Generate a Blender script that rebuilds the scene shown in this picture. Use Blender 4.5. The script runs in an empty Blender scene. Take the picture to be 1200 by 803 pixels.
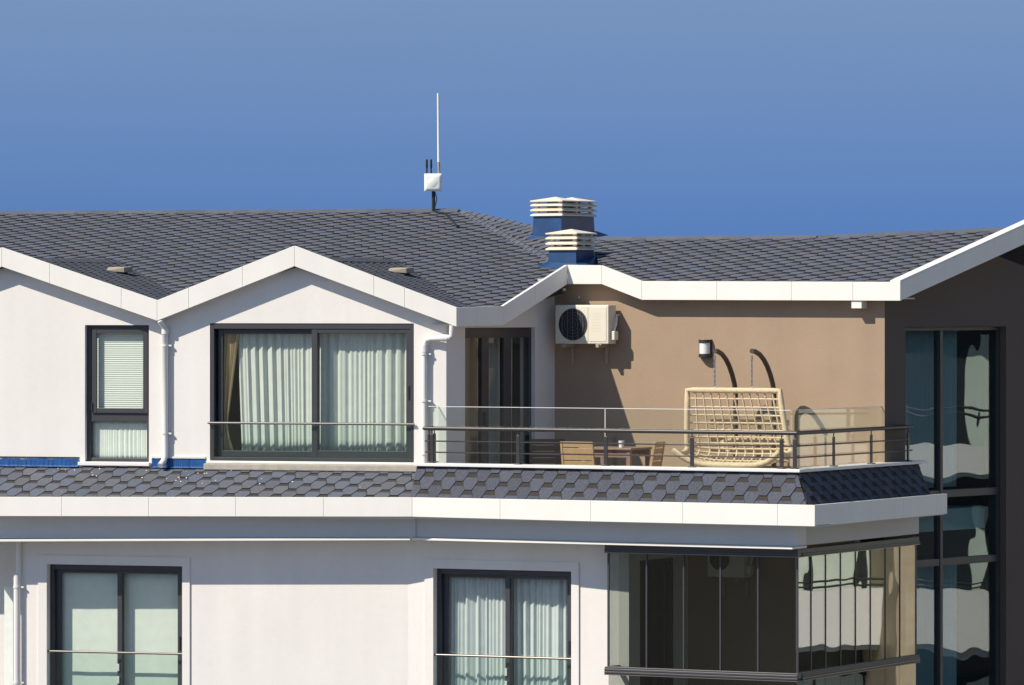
import bpy, math, random
from mathutils import Vector, Matrix
random.seed(7)
scene = bpy.context.scene
col = scene.collection
R = math.radians

# ------------------------------------------------------------------ camera
FPX, CX, YH, H = 6020.0, 600.0, 352.0, 12.0      # focal length in photo pixels, centre, eye level row, eye height
cam = bpy.data.cameras.new('camera')
cam.sensor_width = 36.0
cam.lens = 36.0 * FPX / 1200.0
cam.shift_y = -(401.5 - YH) / 1200.0
cam.clip_end = 6000.0
camo = bpy.data.objects.new('camera', cam)
camo.location = (0, 0, H)
camo.rotation_euler = (R(90), 0, 0)
col.objects.link(camo)
scene.camera = camo

# ------------------------------------------------------------------ sky, sun, exposure
SUN = Vector((1.083, .564, -1.19)).normalized()
world = bpy.data.worlds.new('World'); scene.world = world
world.use_nodes = True
wn, wl = world.node_tree.nodes, world.node_tree.links
wn.clear()
wout = wn.new('ShaderNodeOutputWorld'); wbg = wn.new('ShaderNodeBackground')
sky = wn.new('ShaderNodeTexSky'); sky.sky_type = 'NISHITA'; sky.sun_disc = False
sky.sun_elevation = math.asin(-SUN.z); sky.sun_rotation = math.atan2(-SUN.x, -SUN.y)
sky.altitude = 60; sky.air_density = 1.0; sky.dust_density = 0.2; sky.ozone_density = 3.0
# a very clear sea air sky: the pale band that the model puts at the horizon is lifted away evenly all round
wco = wn.new('ShaderNodeTexCoord'); wad = wn.new('ShaderNodeVectorMath'); wad.operation = 'ADD'
wad.inputs[1].default_value = (0, 0, .30)
wno = wn.new('ShaderNodeVectorMath'); wno.operation = 'NORMALIZE'
wl.new(wco.outputs['Generated'], wad.inputs[0]); wl.new(wad.outputs[0], wno.inputs[0]); wl.new(wno.outputs[0], sky.inputs['Vector'])
# faint horizontal haze streaks and the lighter tone away from the horizon
wsep = wn.new('ShaderNodeSeparateXYZ'); wl.new(wco.outputs['Generated'], wsep.inputs[0])
wr = wn.new('ShaderNodeValToRGB')
wr.color_ramp.elements[0].position = 0.0; wr.color_ramp.elements[0].color = (.36, .56, .87, 1)
wr.color_ramp.elements[1].position = 0.07; wr.color_ramp.elements[1].color = (1.20, 1.08, 1.0, 1)
e3 = wr.color_ramp.elements.new(.40); e3.color = (1.0, 1.06, 1.04, 1)
wl.new(wsep.outputs['Z'], wr.inputs['Fac'])
wmp = wn.new('ShaderNodeMapping'); wmp.inputs['Scale'].default_value = (4, 4, 60)
wl.new(wco.outputs['Generated'], wmp.inputs['Vector'])
wns = wn.new('ShaderNodeTexNoise'); wns.inputs['Scale'].default_value = 2.0; wns.inputs['Detail'].default_value = 4
wl.new(wmp.outputs[0], wns.inputs['Vector'])
wrm = wn.new('ShaderNodeMapRange'); wrm.inputs['From Min'].default_value = .3; wrm.inputs['From Max'].default_value = .8
wrm.inputs['To Min'].default_value = .985; wrm.inputs['To Max'].default_value = 1.02
wl.new(wns.outputs['Fac'], wrm.inputs['Value'])
wm1 = wn.new('ShaderNodeVectorMath'); wm1.operation = 'MULTIPLY'
wl.new(sky.outputs[0], wm1.inputs[0]); wl.new(wr.outputs[0], wm1.inputs[1])
wm2 = wn.new('ShaderNodeVectorMath'); wm2.operation = 'SCALE'
wl.new(wm1.outputs[0], wm2.inputs[0]); wl.new(wrm.outputs[0], wm2.inputs['Scale'])
wl.new(wm2.outputs[0], wbg.inputs['Color']); wbg.inputs['Strength'].default_value = 0.112
wl.new(wbg.outputs[0], wout.inputs['Surface'])

sl = bpy.data.lights.new('sun', 'SUN'); sl.energy = 4.9; sl.angle = R(.5); sl.color = (1.0, .925, .80)
so = bpy.data.objects.new('sun', sl); so.rotation_euler = SUN.to_track_quat('-Z', 'Y').to_euler(); so.location = (-40, 20, 60)
col.objects.link(so)
vs = scene.view_settings
vs.view_transform = 'Standard'; vs.look = 'None'; vs.exposure = 0.22; vs.gamma = 1.0; vs.use_curve_mapping = False

# ------------------------------------------------------------------ materials
MATS = {}
def mat(name, colr, rough=.6, metal=0.0, var=0.0, vscale=3.0, bump=0.0, bscale=60.0, streak=0.0, spec=.5, piece=0.0, huevar=None):
    m = bpy.data.materials.new(name); m.use_nodes = True
    nt = m.node_tree; n, l = nt.nodes, nt.links
    b = n['Principled BSDF']
    b.inputs['Base Color'].default_value = (*colr, 1); b.inputs['Roughness'].default_value = rough
    b.inputs['Metallic'].default_value = metal; b.inputs['Specular IOR Level'].default_value = spec
    geo = n.new('ShaderNodeNewGeometry')
    src = None
    def mul(a, fac):
        x = n.new('ShaderNodeVectorMath'); x.operation = 'SCALE'
        if isinstance(a, tuple): x.inputs[0].default_value = a
        else: l.new(a, x.inputs[0])
        l.new(fac, x.inputs['Scale']); return x.outputs[0]
    def noise(scale, lo, hi, detail=6, vec=None, mn=.25, mx=.75):
        t = n.new('ShaderNodeTexNoise'); t.inputs['Scale'].default_value = scale; t.inputs['Detail'].default_value = detail
        l.new(vec if vec else geo.outputs['Position'], t.inputs['Vector'])
        r = n.new('ShaderNodeMapRange'); r.inputs['From Min'].default_value = mn; r.inputs['From Max'].default_value = mx
        r.inputs['To Min'].default_value = lo; r.inputs['To Max'].default_value = hi
        l.new(t.outputs['Fac'], r.inputs['Value']); return r.outputs[0]
    cur = colr
    if var: cur = mul(cur, noise(vscale, 1 - var, 1 + var)); cur = mul(cur, noise(vscale * 13, 1 - var * .5, 1 + var * .5))
    if streak:
        mp = n.new('ShaderNodeMapping'); mp.inputs['Scale'].default_value = (2.4, 2.4, .22)
        l.new(geo.outputs['Position'], mp.inputs['Vector'])
        cur = mul(cur, noise(1.2, 1 - streak, 1 + streak * .3, 5, mp.outputs[0]))
    if piece:
        oi = n.new('ShaderNodeObjectInfo'); at = n.new('ShaderNodeAttribute'); at.attribute_name = 'rnd'
        ad = n.new('ShaderNodeMath'); ad.operation = 'ADD'; l.new(oi.outputs['Random'], ad.inputs[0]); l.new(at.outputs['Fac'], ad.inputs[1])
        fr = n.new('ShaderNodeMath'); fr.operation = 'FRACT'; l.new(ad.outputs[0], fr.inputs[0])
        r = n.new('ShaderNodeMapRange'); r.inputs['To Min'].default_value = 1 - piece; r.inputs['To Max'].default_value = 1 + piece
        l.new(fr.outputs[0], r.inputs['Value']); cur = mul(cur, r.outputs[0])
        if huevar:
            mx = n.new('ShaderNodeMix'); mx.data_type = 'RGBA'; mx.blend_type = 'MULTIPLY'
            f2 = n.new('ShaderNodeMath'); f2.operation = 'MULTIPLY'; f2.inputs[1].default_value = 7.31; l.new(fr.outputs[0], f2.inputs[0])
            f3 = n.new('ShaderNodeMath'); f3.operation = 'FRACT'; l.new(f2.outputs[0], f3.inputs[0])
            l.new(f3.outputs[0], mx.inputs['Factor']); l.new(cur, mx.inputs['A']); mx.inputs['B'].default_value = (*huevar, 1)
            cur = mx.outputs['Result']
    if not isinstance(cur, tuple): l.new(cur, b.inputs['Base Color'])
    if bump:
        t = n.new('ShaderNodeTexNoise'); t.inputs['Scale'].default_value = bscale; t.inputs['Detail'].default_value = 5
        l.new(geo.outputs['Position'], t.inputs['Vector'])
        bp = n.new('ShaderNodeBump'); bp.inputs['Strength'].default_value = bump; bp.inputs['Distance'].default_value = .01
        l.new(t.outputs['Fac'], bp.inputs['Height']); l.new(bp.outputs[0], b.inputs['Normal'])
    MATS[name] = m; return m

def glassmat(name, tint, f0, wob=0.0, rough=0.0):
    m = bpy.data.materials.new(name); m.use_nodes = True
    n, l = m.node_tree.nodes, m.node_tree.links; n.clear()
    o = n.new('ShaderNodeOutputMaterial'); mx = n.new('ShaderNodeMixShader')
    tr = n.new('ShaderNodeBsdfTransparent'); tr.inputs[0].default_value = (*tint, 1)
    gl = n.new('ShaderNodeBsdfGlossy'); gl.inputs['Roughness'].default_value = rough
    lw = n.new('ShaderNodeLayerWeight'); lw.inputs['Blend'].default_value = .5
    pw = n.new('ShaderNodeMath'); pw.operation = 'POWER'; pw.inputs[1].default_value = 5; l.new(lw.outputs['Facing'], pw.inputs[0])
    fr = n.new('ShaderNodeMapRange'); fr.inputs['To Min'].default_value = f0; l.new(pw.outputs[0], fr.inputs['Value'])   # Schlick reflectance of one face
    l.new(fr.outputs[0], mx.inputs[0]); l.new(tr.outputs[0], mx.inputs[1]); l.new(gl.outputs[0], mx.inputs[2]); l.new(mx.outputs[0], o.inputs[0])
    if wob:
        geo = n.new('ShaderNodeNewGeometry'); t = n.new('ShaderNodeTexNoise'); t.inputs['Scale'].default_value = 1.1; t.inputs['Detail'].default_value = 1
        l.new(geo.outputs['Position'], t.inputs['Vector'])
        bp = n.new('ShaderNodeBump'); bp.inputs['Strength'].default_value = wob; bp.inputs['Distance'].default_value = .05
        l.new(t.outputs['Fac'], bp.inputs['Height']); l.new(bp.outputs[0], gl.inputs['Normal'])
    MATS[name] = m; return m

def clothmat(name, colr, trans=.35):
    m = mat(name, colr, .9, var=.05, vscale=8)
    n, l = m.node_tree.nodes, m.node_tree.links
    b = n['Principled BSDF']; o = n['Material Output']
    tr = n.new('ShaderNodeBsdfTranslucent'); tr.inputs[0].default_value = (*colr, 1)
    mx = n.new('ShaderNodeMixShader'); mx.inputs[0].default_value = trans
    l.new(b.outputs[0], mx.inputs[1]); l.new(tr.outputs[0], mx.inputs[2]); l.new(mx.outputs[0], o.inputs[0])
    return m

mat('white_render', (.79, .752, .71), .9, var=.03, vscale=.9, bump=.25, bscale=70, streak=.055)
mat('fascia_white', (.82, .79, .73), .45, var=.025, vscale=2.5, streak=.04)
mat('beam_white', (.78, .77, .75), .8, var=.02, vscale=1.0, streak=.03)
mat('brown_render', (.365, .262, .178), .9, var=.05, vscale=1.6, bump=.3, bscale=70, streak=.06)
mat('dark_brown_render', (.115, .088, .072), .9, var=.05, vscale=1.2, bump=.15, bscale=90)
mat('shingle', (.112, .115, .129), .85, var=.10, vscale=25, bump=.5, bscale=260, spec=.3, piece=.11, huevar=(.88, .97, 1.14))
mat('shingle_blue', (.074, .081, .103), .85, var=.30, vscale=45, bump=.5, bscale=260, spec=.3, piece=.12)
mat('shingle_dark', (.047, .042, .038), .9, var=.15, vscale=40, bump=.5, bscale=260, spec=.2)
mat('shingle_band', (.056, .052, .050), .9, var=.15, vscale=40, bump=.5, bscale=260, spec=.2)
mat('felt', (.022, .022, .024), .9)
mat('shingle_dash', (.026, .024, .024), .9, var=.15, vscale=40, spec=.2)
mat('blue_membrane', (.018, .085, .26), .35, var=.18, vscale=6, bump=.3, bscale=20)
mat('blue_metal', (.017, .062, .165), .4, var=.22, vscale=5, streak=.25)
mat('louvre', (.80, .70, .55), .55, var=.04, vscale=6)
mat('louvre_inside', (.05, .045, .04), .9)
mat('frame_dark', (.050, .049, .054), .42, var=.05, vscale=5)
mat('rail_metal', (.052, .046, .046), .38, metal=.3, var=.06, vscale=9)
mat('rail_bright', (.20, .18, .165), .35, metal=.6)
mat('steel_cap', (.74, .72, .68), .4, var=.03, vscale=4)
mat('concrete', (.42, .38, .32), .95, var=.16, vscale=9, bump=.4, bscale=40)
mat('pipe_white', (.72, .70, .68), .4, var=.03, vscale=5)
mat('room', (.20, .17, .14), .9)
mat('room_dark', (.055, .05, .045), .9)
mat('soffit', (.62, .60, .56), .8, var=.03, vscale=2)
mat('deck_tile', (.30, .25, .20), .7, var=.08, vscale=4)
mat('ac_body', (.74, .68, .55), .5, var=.02, vscale=6)
mat('ac_dark', (.018, .018, .022), .5)
mat('ac_wire', (.16, .16, .17), .4)
mat('rattan', (.64, .50, .32), .7, var=.14, vscale=22, bump=.8, bscale=90)
mat('stand_metal', (.052, .040, .032), .45, var=.05)
mat('chain', (.5, .48, .45), .3, metal=.8)
mat('wood', (.50, .32, .16), .55, var=.12, vscale=14, streak=.08)
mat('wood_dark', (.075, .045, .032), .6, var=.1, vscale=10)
mat('table_top', (.24, .15, .12), .5, var=.06)
mat('opal', (.80, .78, .74), .3)
mat('antenna_white', (.82, .84, .78), .4)
mat('black_plastic', (.012, .012, .013), .5)
mat('ground', (.13, .125, .11), .95, var=.12, vscale=.12)
mat('blind', (.70, .73, .68), .55)
mat('far_white', (.80, .78, .74), .8, var=.02, vscale=1)
mat('far_beige', (.50, .40, .27), .9, var=.08, vscale=6)
mat('far_wall', (.10, .095, .09), .8, var=.05)
mat('far_dark', (.03, .034, .038), .3)
mat('far_curtain', (.62, .70, .61), .8, var=.08, vscale=1.5)
mat('weathered_metal', (.36, .31, .23), .7, var=.15, vscale=20)
mat('dropping', (.85, .85, .82), .8)
clothmat('sheer', (.88, .91, .87), .4)
clothmat('sheer_cool', (.84, .89, .90), .4)
clothmat('drape', (.66, .52, .31), .3)
clothmat('roller', (.84, .88, .82), .12)
glassmat('glass_window', (.97, .985, .968), .035)
glassmat('glass_guard', (.93, .97, .955), .03)
glassmat('glass_clear', (.955, .98, .965), .035)
glassmat('glass_balcony', (.68, .70, .68), .03)
glassmat('glass_mirror', (.6, .66, .62), .34, wob=.06)
glassmat('glass_wing', (.74, .85, .86), .14, wob=.10)

# ------------------------------------------------------------------ building helpers (z is measured from eye level, H is added when an object is made)
WLOC = {}
def tag(o, label=None, cat=None, group=None, kind=None):
    if label: o['label'] = label
    if cat: o['category'] = cat
    if group: o['group'] = group
    if kind: o['kind'] = kind
    return o
def thing(name, loc, label, cat, group=None):
    o = bpy.data.objects.new(name, None); o.empty_display_size = .2
    o.location = (loc[0], loc[1], loc[2] + H); col.objects.link(o)
    WLOC[o] = Vector(o.location); tag(o, label, cat, group); return o

class Fr:                                                  # a vertical plane: u to the right, v into the building, z up
    def __init__(s, x, y, yaw):
        s.x, s.y, s.yaw = x, y, R(yaw); c, n = math.cos(s.yaw), math.sin(s.yaw)
        s.ud, s.vd = (c, -n), (n, c)
    def xy(s, u, v=0): return (s.x + u*s.ud[0] + v*s.vd[0], s.y + u*s.ud[1] + v*s.vd[1])
    def P(s, u, v, z): a = s.xy(u, v); return (a[0], a[1], z)
    def u(s, px, v=0):                                     # along the plane, where the line of sight of a photo column meets it
        k = (px - CX) / FPX; ox, oy = s.x + v*s.vd[0], s.y + v*s.vd[1]
        return (k*oy - ox) / (s.ud[0] - k*s.ud[1])
    def z(s, py, u, v=0): return (YH - py) / FPX * s.xy(u, v)[1]
    def uz(s, px, py, v=0): q = s.u(px, v); return q, s.z(py, q, v)
    def off(s, v, u=0): a = s.xy(u, v); return Fr(a[0], a[1], math.degrees(s.yaw))
    def loc(s, x, y):
        dx, dy = x - s.x, y - s.y; return dx*s.ud[0] + dy*s.ud[1], dx*s.vd[0] + dy*s.vd[1]

def lerp(a, b, t): return tuple(a[i] + (b[i] - a[i]) * t for i in range(len(a)))

class MB:
    def __init__(s): s.v, s.f, s.m, s.r = [], [], [], []
    def poly(s, pts, mi=0, rnd=0.0):
        k = len(s.v); s.v += [tuple(p) for p in pts]; s.f.append(tuple(range(k, k + len(pts)))); s.m.append(mi); s.r.append(rnd)
    def hexa(s, a, b, mi=0, open_=()):                     # two quads (front, back) with matching corners
        k = len(s.v); s.v += [tuple(p) for p in a] + [tuple(p) for p in b]; n = len(a)
        fs = [tuple(range(k, k + n)), tuple(range(k + 2*n - 1, k + n - 1, -1))] + [(k + i, k + n + i, k + n + (i + 1) % n, k + (i + 1) % n) for i in range(n)]
        for i, q in enumerate(fs):
            if i in open_: continue
            s.f.append(q); s.m.append(mi); s.r.append(0.0)
    def box(s, fr, u0, u1, v0, v1, z0, z1, mi=0):
        q = lambda v: [fr.P(u0, v, z0), fr.P(u1, v, z0), fr.P(u1, v, z1), fr.P(u0, v, z1)]
        s.hexa(q(v0), q(v1), mi)
    def prism(s, fr, pts, v0, v1, mi=0):                   # outline in (u, z) pushed in along v
        s.hexa([fr.P(u, v0, z) for u, z in pts], [fr.P(u, v1, z) for u, z in pts], mi)
    def tube(s, pts, r, n=10, mi=0, closed=False):
        pts = [Vector(p) for p in pts]; N = len(pts); k = len(s.v)
        rr = r if isinstance(r, (list, tuple)) else [r]*N
        prev = None
        for i, p in enumerate(pts):
            if closed: d = pts[(i + 1) % N] - pts[i - 1]
            else: d = pts[min(i + 1, N - 1)] - pts[max(i - 1, 0)]
            d.normalize()
            if prev is None:
                a = Vector((0, 0, 1)) if abs(d.z) < .9 else Vector((1, 0, 0)); prev = d.cross(a).normalized()
            prev = (prev - d * prev.dot(d)).normalized(); w = d.cross(prev)
            for j in range(n):
                t = 2*math.pi*j/n; s.v.append(tuple(p + (prev*math.cos(t) + w*math.sin(t)) * rr[i]))
        for i in range(N if closed else N - 1):
            i2 = (i + 1) % N
            for j in range(n):
                s.f.append((k + i*n + j, k + i*n + (j + 1) % n, k + i2*n + (j + 1) % n, k + i2*n + j)); s.m.append(mi); s.r.append(0.0)
        if not closed:
            s.f.append(tuple(range(k + n - 1, k - 1, -1))); s.m.append(mi); s.r.append(0.0)
            e = k + (N - 1)*n; s.f.append(tuple(range(e, e + n))); s.m.append(mi); s.r.append(0.0)
    def build(s, name, mats, parent=None, smooth=False, bevel=0.0, label=None):
        if isinstance(mats, str): mats = [mats]
        xs, ys, zs = zip(*s.v)
        o0 = Vector(((min(xs) + max(xs))/2, (min(ys) + max(ys))/2, min(zs)))
        me = bpy.data.meshes.new(name)
        me.from_pydata([tuple(Vector(p) - o0) for p in s.v], [], s.f)
        for a in mats: me.materials.append(MATS[a])
        me.polygons.foreach_set('material_index', s.m)
        if smooth: me.polygons.foreach_set('use_smooth', [True]*len(s.f))
        if any(s.r):
            at = me.attributes.new('rnd', 'FLOAT', 'FACE'); at.data.foreach_set('value', s.r)
        me.update()
        o = bpy.data.objects.new(name, me); col.objects.link(o)
        wl_ = o0 + Vector((0, 0, H)); WLOC[o] = wl_
        if parent: o.parent = parent; o.location = wl_ - WLOC[parent]
        else: o.location = wl_
        if bevel:
            b = o.modifiers.new('bevel', 'BEVEL'); b.width = bevel; b.segments = 2; b.limit_method = 'ANGLE'
        if smooth:
            try: me.set_sharp_from_angle(angle=R(50))
            except Exception: pass
        if label: o['label'] = label
        return o

def box_part(name, m, parent, fr, u0, u1, v0, v1, z0, z1, bevel=0.0):
    b = MB(); b.box(fr, u0, u1, v0, v1, z0, z1); return b.build(name, m, parent, bevel=bevel)
def ray_plane(px, py, p0, nrm):
    d = Vector(((px - CX)/FPX, 1.0, (YH - py)/FPX)); t = Vector(p0).dot(nrm) / d.dot(nrm); return d * t
def copy_obj(o, parent=None):
    c = o.copy(); col.objects.link(c); c.parent = parent; return c

# ------------------------------------------------------------------ the planes of the building
K = ((955 - CX)/FPX*66.0, 66.0)                            # near corner of the lower eaves
RE = Fr(K[0], K[1], 27.5)                                  # lower eaves, balcony side
FE = Fr(K[0], K[1], 27.5 - 90)                             # lower eaves, return (u runs away from the corner)
bu = RE.u(483); bx = RE.xy(bu)
LYAW = 17.0
LE = Fr(bx[0], bx[1], LYAW)                                # lower eaves, left side
WL = Fr(-.89, 69.55, LYAW)                                 # white wall, both storeys; u = 0 at its right corner
BW = Fr(5.04, 69.475, 27.5)                                # brown wall behind the balcony; u = 0 at its right corner
ic = BW.xy(BW.u(650)); IC = ic
dlen = math.hypot(ic[0] - WL.x, ic[1] - WL.y)
DW = Fr(WL.x, WL.y, -math.degrees(math.atan2(ic[1] - WL.y, ic[0] - WL.x)))   # wall with the terrace door
WG = Fr(5.04, 69.475, -53.0)                               # side wing
ZD = -2.75                                                 # terrace floor
ZF0, ZF1 = -2.905, -2.632                                  # lower fascia, bottom and top

building = thing('apartment_building', (0, 70, -H), 'white and brown apartment building with dark shingle roofs and white fascias', 'building')

# ground
g = MB(); S = 3000
g.poly([(-S, -S, -H), (S, -S, -H), (S, S, -H), (-S, S, -H)])
tag(g.build('ground', 'ground'), kind='structure')

def isect(fa, fb):                                         # u on plane fa where it meets plane fb
    det = fa.ud[0]*(-fb.ud[1]) + fb.ud[0]*fa.ud[1]
    dx, dy = fb.x - fa.x, fb.y - fa.y
    return (dx*(-fb.ud[1]) + fb.ud[0]*dy) / det
# ------------------------------------------------------------------ walls with openings
def wall(name, m, fr, top, zb, holes, thick=.30, parent=building, rev=.30):
    us = sorted(set([p[0] for p in top] + [h[0] for h in holes] + [h[1] for h in holes]))
    def zt(u):
        for (a, za), (b, zb_) in zip(top, top[1:]):
            if a <= u <= b: return za + (zb_ - za) * (u - a) / (b - a)
        return top[-1][1]
    b = MB()
    for a, c in zip(us, us[1:]):
        mid = (a + c)/2
        hs = sorted([h for h in holes if h[0] < mid < h[1]], key=lambda h: h[2])
        lo = zb
        for h in hs + [None]:
            if h is None: q = [(a, lo), (c, lo), (c, zt(c)), (a, zt(a))]
            else: q = [(a, lo), (c, lo), (c, h[2]), (a, h[2])]; 
            if h is None or h[2] > lo + 1e-4:
                b.poly([fr.P(u, 0, z) for u, z in q]); b.poly([fr.P(u, thick, z) for u, z in reversed(q)])
            if h is not None: lo = h[3]
    for (a, c, z0, z1) in holes:
        for (p, q) in (((a, z0), (a, z1)), ((a, z1), (c, z1)), ((c, z1), (c, z0)), ((c, z0), (a, z0))):
            b.poly([fr.P(p[0], 0, p[1]), fr.P(q[0], 0, q[1]), fr.P(q[0], rev, q[1]), fr.P(p[0], rev, p[1])])
    u0, u1 = us[0], us[-1]
    for u in (u0, u1): b.poly([fr.P(u, 0, zb), fr.P(u, thick, zb), fr.P(u, thick, zt(u)), fr.P(u, 0, zt(u))])
    for (a, za), (c, zc) in zip(top, top[1:]): b.poly([fr.P(a, 0, za), fr.P(c, 0, zc), fr.P(c, thick, zc), fr.P(a, thick, za)])
    return b.build(name, m, parent)

GV = -.184                                                # the gable fascias stand this far in front of the white wall
GF = WL.off(GV)
# gable fascia corners (photo columns/rows -> plane): first gable ridge, valley, second gable ridge, right end
GP = [(-180, 354, 377), (2, 290, 312.5), (184, 352, 376), (345, 288, 312), (535, 360.5, 383)]
gp = []
for px, yt, yb in GP:
    u = GF.u(px); gp.append((u, GF.z(yt, u), GF.z(yb, u)))

w1 = (WL.u(99.5), WL.u(174.5)); w1z = (WL.z(541, w1[0]), WL.z(381, w1[0]))
w2 = (WL.u(246), WL.u(485)); w2z = (WL.z(541, (w2[0]+w2[1])/2), WL.z(379, (w2[0]+w2[1])/2))
jl = RE.xy(RE.u(478, .60), .60); WB = LE.off(LE.loc(*jl)[1])                                          # white wall of the lower storey
w3 = (WB.u(55.5), WB.u(214)); w3z = (-5.95, WB.z(662.5, (w3[0]+w3[1])/2))
# lower wall continues towards the glazed balcony at a slightly different angle
p720 = RE.xy(RE.u(737, .80), .80)
LW = Fr(p720[0], p720[1], math.degrees(math.atan2(jl[1] - p720[1], p720[0] - jl[0])))
ulw = LW.loc(*jl)[0]; uwl = WB.loc(*jl)[0]
w4 = (LW.u(508.5), LW.u(670)); w4z = (-5.95, LW.z(668, (w4[0]+w4[1])/2))

ul_up = WL.u(-60); ul_lo = WB.u(25)
wtop = [(u, zb + .14) for (u, zt_, zb) in gp]
def gtop(u):
    for (a, za), (c, zc) in zip(wtop, wtop[1:]):
        if a <= u <= c: return za + (zc - za)*(u - a)/(c - a)
    return wtop[-1][1]
top = [(ul_up, gtop(ul_up))] + [w for w in wtop[1:4]] + [(0.0, gtop(0.0))]
wall('wall', 'white_render', WL, top, -2.80, [(w1[0], w1[1], *w1z), (w2[0], w2[1], *w2z)])
wall('wall', 'white_render', WB, [(ul_lo, -2.95), (uwl, -2.95)], -H, [(w3[0], w3[1], *w3z)])
lc = LW.u(737)
wall('wall', 'white_render', LW, [(ulw, -2.95), (lc, -2.95)], -H, [(w4[0], w4[1], *w4z)])
# recess at the far left of the lower storey, with a pale upright panel
RC = WB.off(1.0)
wall('wall', 'white_render', RC, [(RC.u(-120), -2.95), (RC.u(60), -2.95)], -H, [], thick=.2)
b = MB(); b.box(WB, ul_lo, ul_lo + .28, .301, 1.0, -H, -2.96); b.build('wall_return', 'white_render', building)
PS = WB.off(.55)
box_part('privacy_panel', 'roller', building, PS, PS.u(5), PS.u(15.5), 0, .03, -5.9, PS.z(688, PS.u(10)), .004)

# brown wall, door wall and wing
dw0, dw1 = DW.u(545), DW.u(627); dz1 = DW.z(384, (dw0 + dw1)/2)
wall('wall', 'white_render', DW, [(0.0, -.29), (DW.u(590), -.29), (dlen, .24)], ZD, [(dw0, dw1, ZD, dz1)], thick=.25, rev=.25)
wall('wall', 'brown_render', BW, [(BW.u(650), .14), (0.0, .14)], ZD, [], thick=.25)
wg0, wg1 = WG.u(1061), WG.u(1179); wz1 = WG.z(383, (wg0 + wg1)/2)
# wing gable: ridge above the apex seen at column 1164
ua, za_ = WG.uz(1166, 303); 
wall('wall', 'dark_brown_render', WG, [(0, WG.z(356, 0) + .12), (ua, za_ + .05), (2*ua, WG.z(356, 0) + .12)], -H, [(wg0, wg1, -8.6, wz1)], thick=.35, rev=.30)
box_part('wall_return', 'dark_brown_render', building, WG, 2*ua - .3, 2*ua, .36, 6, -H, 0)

# ------------------------------------------------------------------ fascias
def panel(P, Q, nrm, thick, m='fascia_white', name='fascia_panel', gap=.0018):
    # P, Q = (x, y, ztop, zbot)
    L = math.hypot(Q[0]-P[0], Q[1]-P[1]); t = gap / L
    P, Q = lerp(P, Q, t), lerp(P, Q, 1 - t)
    f = [(P[0], P[1], P[3]), (Q[0], Q[1], Q[3]), (Q[0], Q[1], Q[2]), (P[0], P[1], P[2])]
    k = [(x + nrm[0]*thick, y + nrm[1]*thick, z) for x, y, z in f]
    b = MB(); b.hexa(f, k); return b.build(name, m, building, bevel=.0025)
def fascia(P, Q, cuts, nrm, thick=.05, m='fascia_white'):
    ts = [0.0] + sorted(cuts) + [1.0]
    for a, c in zip(ts, ts[1:]): panel(lerp(P, Q, a), lerp(P, Q, c), nrm, thick, m)

def gpt(i): u, zt_, zb = gp[i]; a = GF.xy(u); return (a[0], a[1], zt_, zb)
def cut(i, pxs): u0, u1 = gp[i][0], gp[i+1][0]; return [(GF.u(p) - u0)/(u1 - u0) for p in pxs]
fascia(gpt(0), gpt(1), [.4, .75], GF.vd)
fascia(gpt(1), gpt(2), cut(1, [58, 142]), GF.vd)
fascia(gpt(2), gpt(3), cut(2, [221, 284]), GF.vd)
fascia(gpt(3), gpt(4), cut(3, [438, 474]), GF.vd)
# soffits of the gables
for i in range(4):
    b = MB(); (ua_, _, za), (uc_, _, zc) = gp[i], gp[i+1]
    b.hexa([GF.P(ua_, .05, za + .015), GF.P(uc_, .05, zc + .015), GF.P(uc_, .05, zc + .035), GF.P(ua_, .05, za + .035)],
           [GF.P(ua_, -GV, za + .015), GF.P(uc_, -GV, zc + .015), GF.P(uc_, -GV, zc + .035), GF.P(ua_, -GV, za + .035)])
    b.build('soffit', 'soffit', building)

BO = -.20
BF = BW.off(BO)                                            # plane of the brown wall's fascia
def bpt(px, yt, yb): u = BF.u(px); a = BF.xy(u); return (a[0], a[1], BF.z(yt, u), BF.z(yb, u))
Cc = bpt(665, 310.5, 333); Dd = bpt(705, 311, 333); Ee = bpt(752, 329.5, 351.5); Ff = bpt(1055, 330.5, 352.5)
Aa = gpt(4)
ddir = (Cc[0]-Aa[0], Cc[1]-Aa[1]); dl = math.hypot(*ddir); ddir = (ddir[0]/dl, ddir[1]/dl); dn = (-ddir[1], ddir[0])
DF = Fr(Aa[0], Aa[1], -math.degrees(math.atan2(ddir[1], ddir[0])))
ub_ = DF.u(590); bxy = DF.xy(ub_); Bb = (bxy[0], bxy[1], DF.z(358.5, ub_), DF.z(381.5, ub_))
fascia(Aa, Bb, [.42], dn); fascia(Bb, Cc, [.5], dn)
fascia(Cc, Dd, [], BF.vd); fascia(Dd, Ee, [], BF.vd); fascia(Ee, Ff, [.295, .585, .82], BF.vd)
WF = Fr(Ff[0], Ff[1], -53.0)                               # rake of the wing
ug, zgt = WF.uz(1200, 264.5); ug2 = ug*1.22
def rk(t): u = ug2*t; a = WF.xy(u); k = u/ug; return (a[0], a[1], Ff[2] + (zgt - Ff[2])*k, Ff[3] + (WF.z(286.5, ug) - Ff[3])*k)
for a, c in ((0, .29), (.29, .62), (.62, 1)): panel(rk(a), rk(c), WF.vd, .05)
def rk2(t):
    p = rk(1); q = rk(1 - t); a = WF.xy(ug2*(1 + t)); return (a[0], a[1], q[2], q[3])
panel(rk2(0), rk2(1), WF.vd, .05)
b = MB()                                                   # white edge trim on top of the rake
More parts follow.
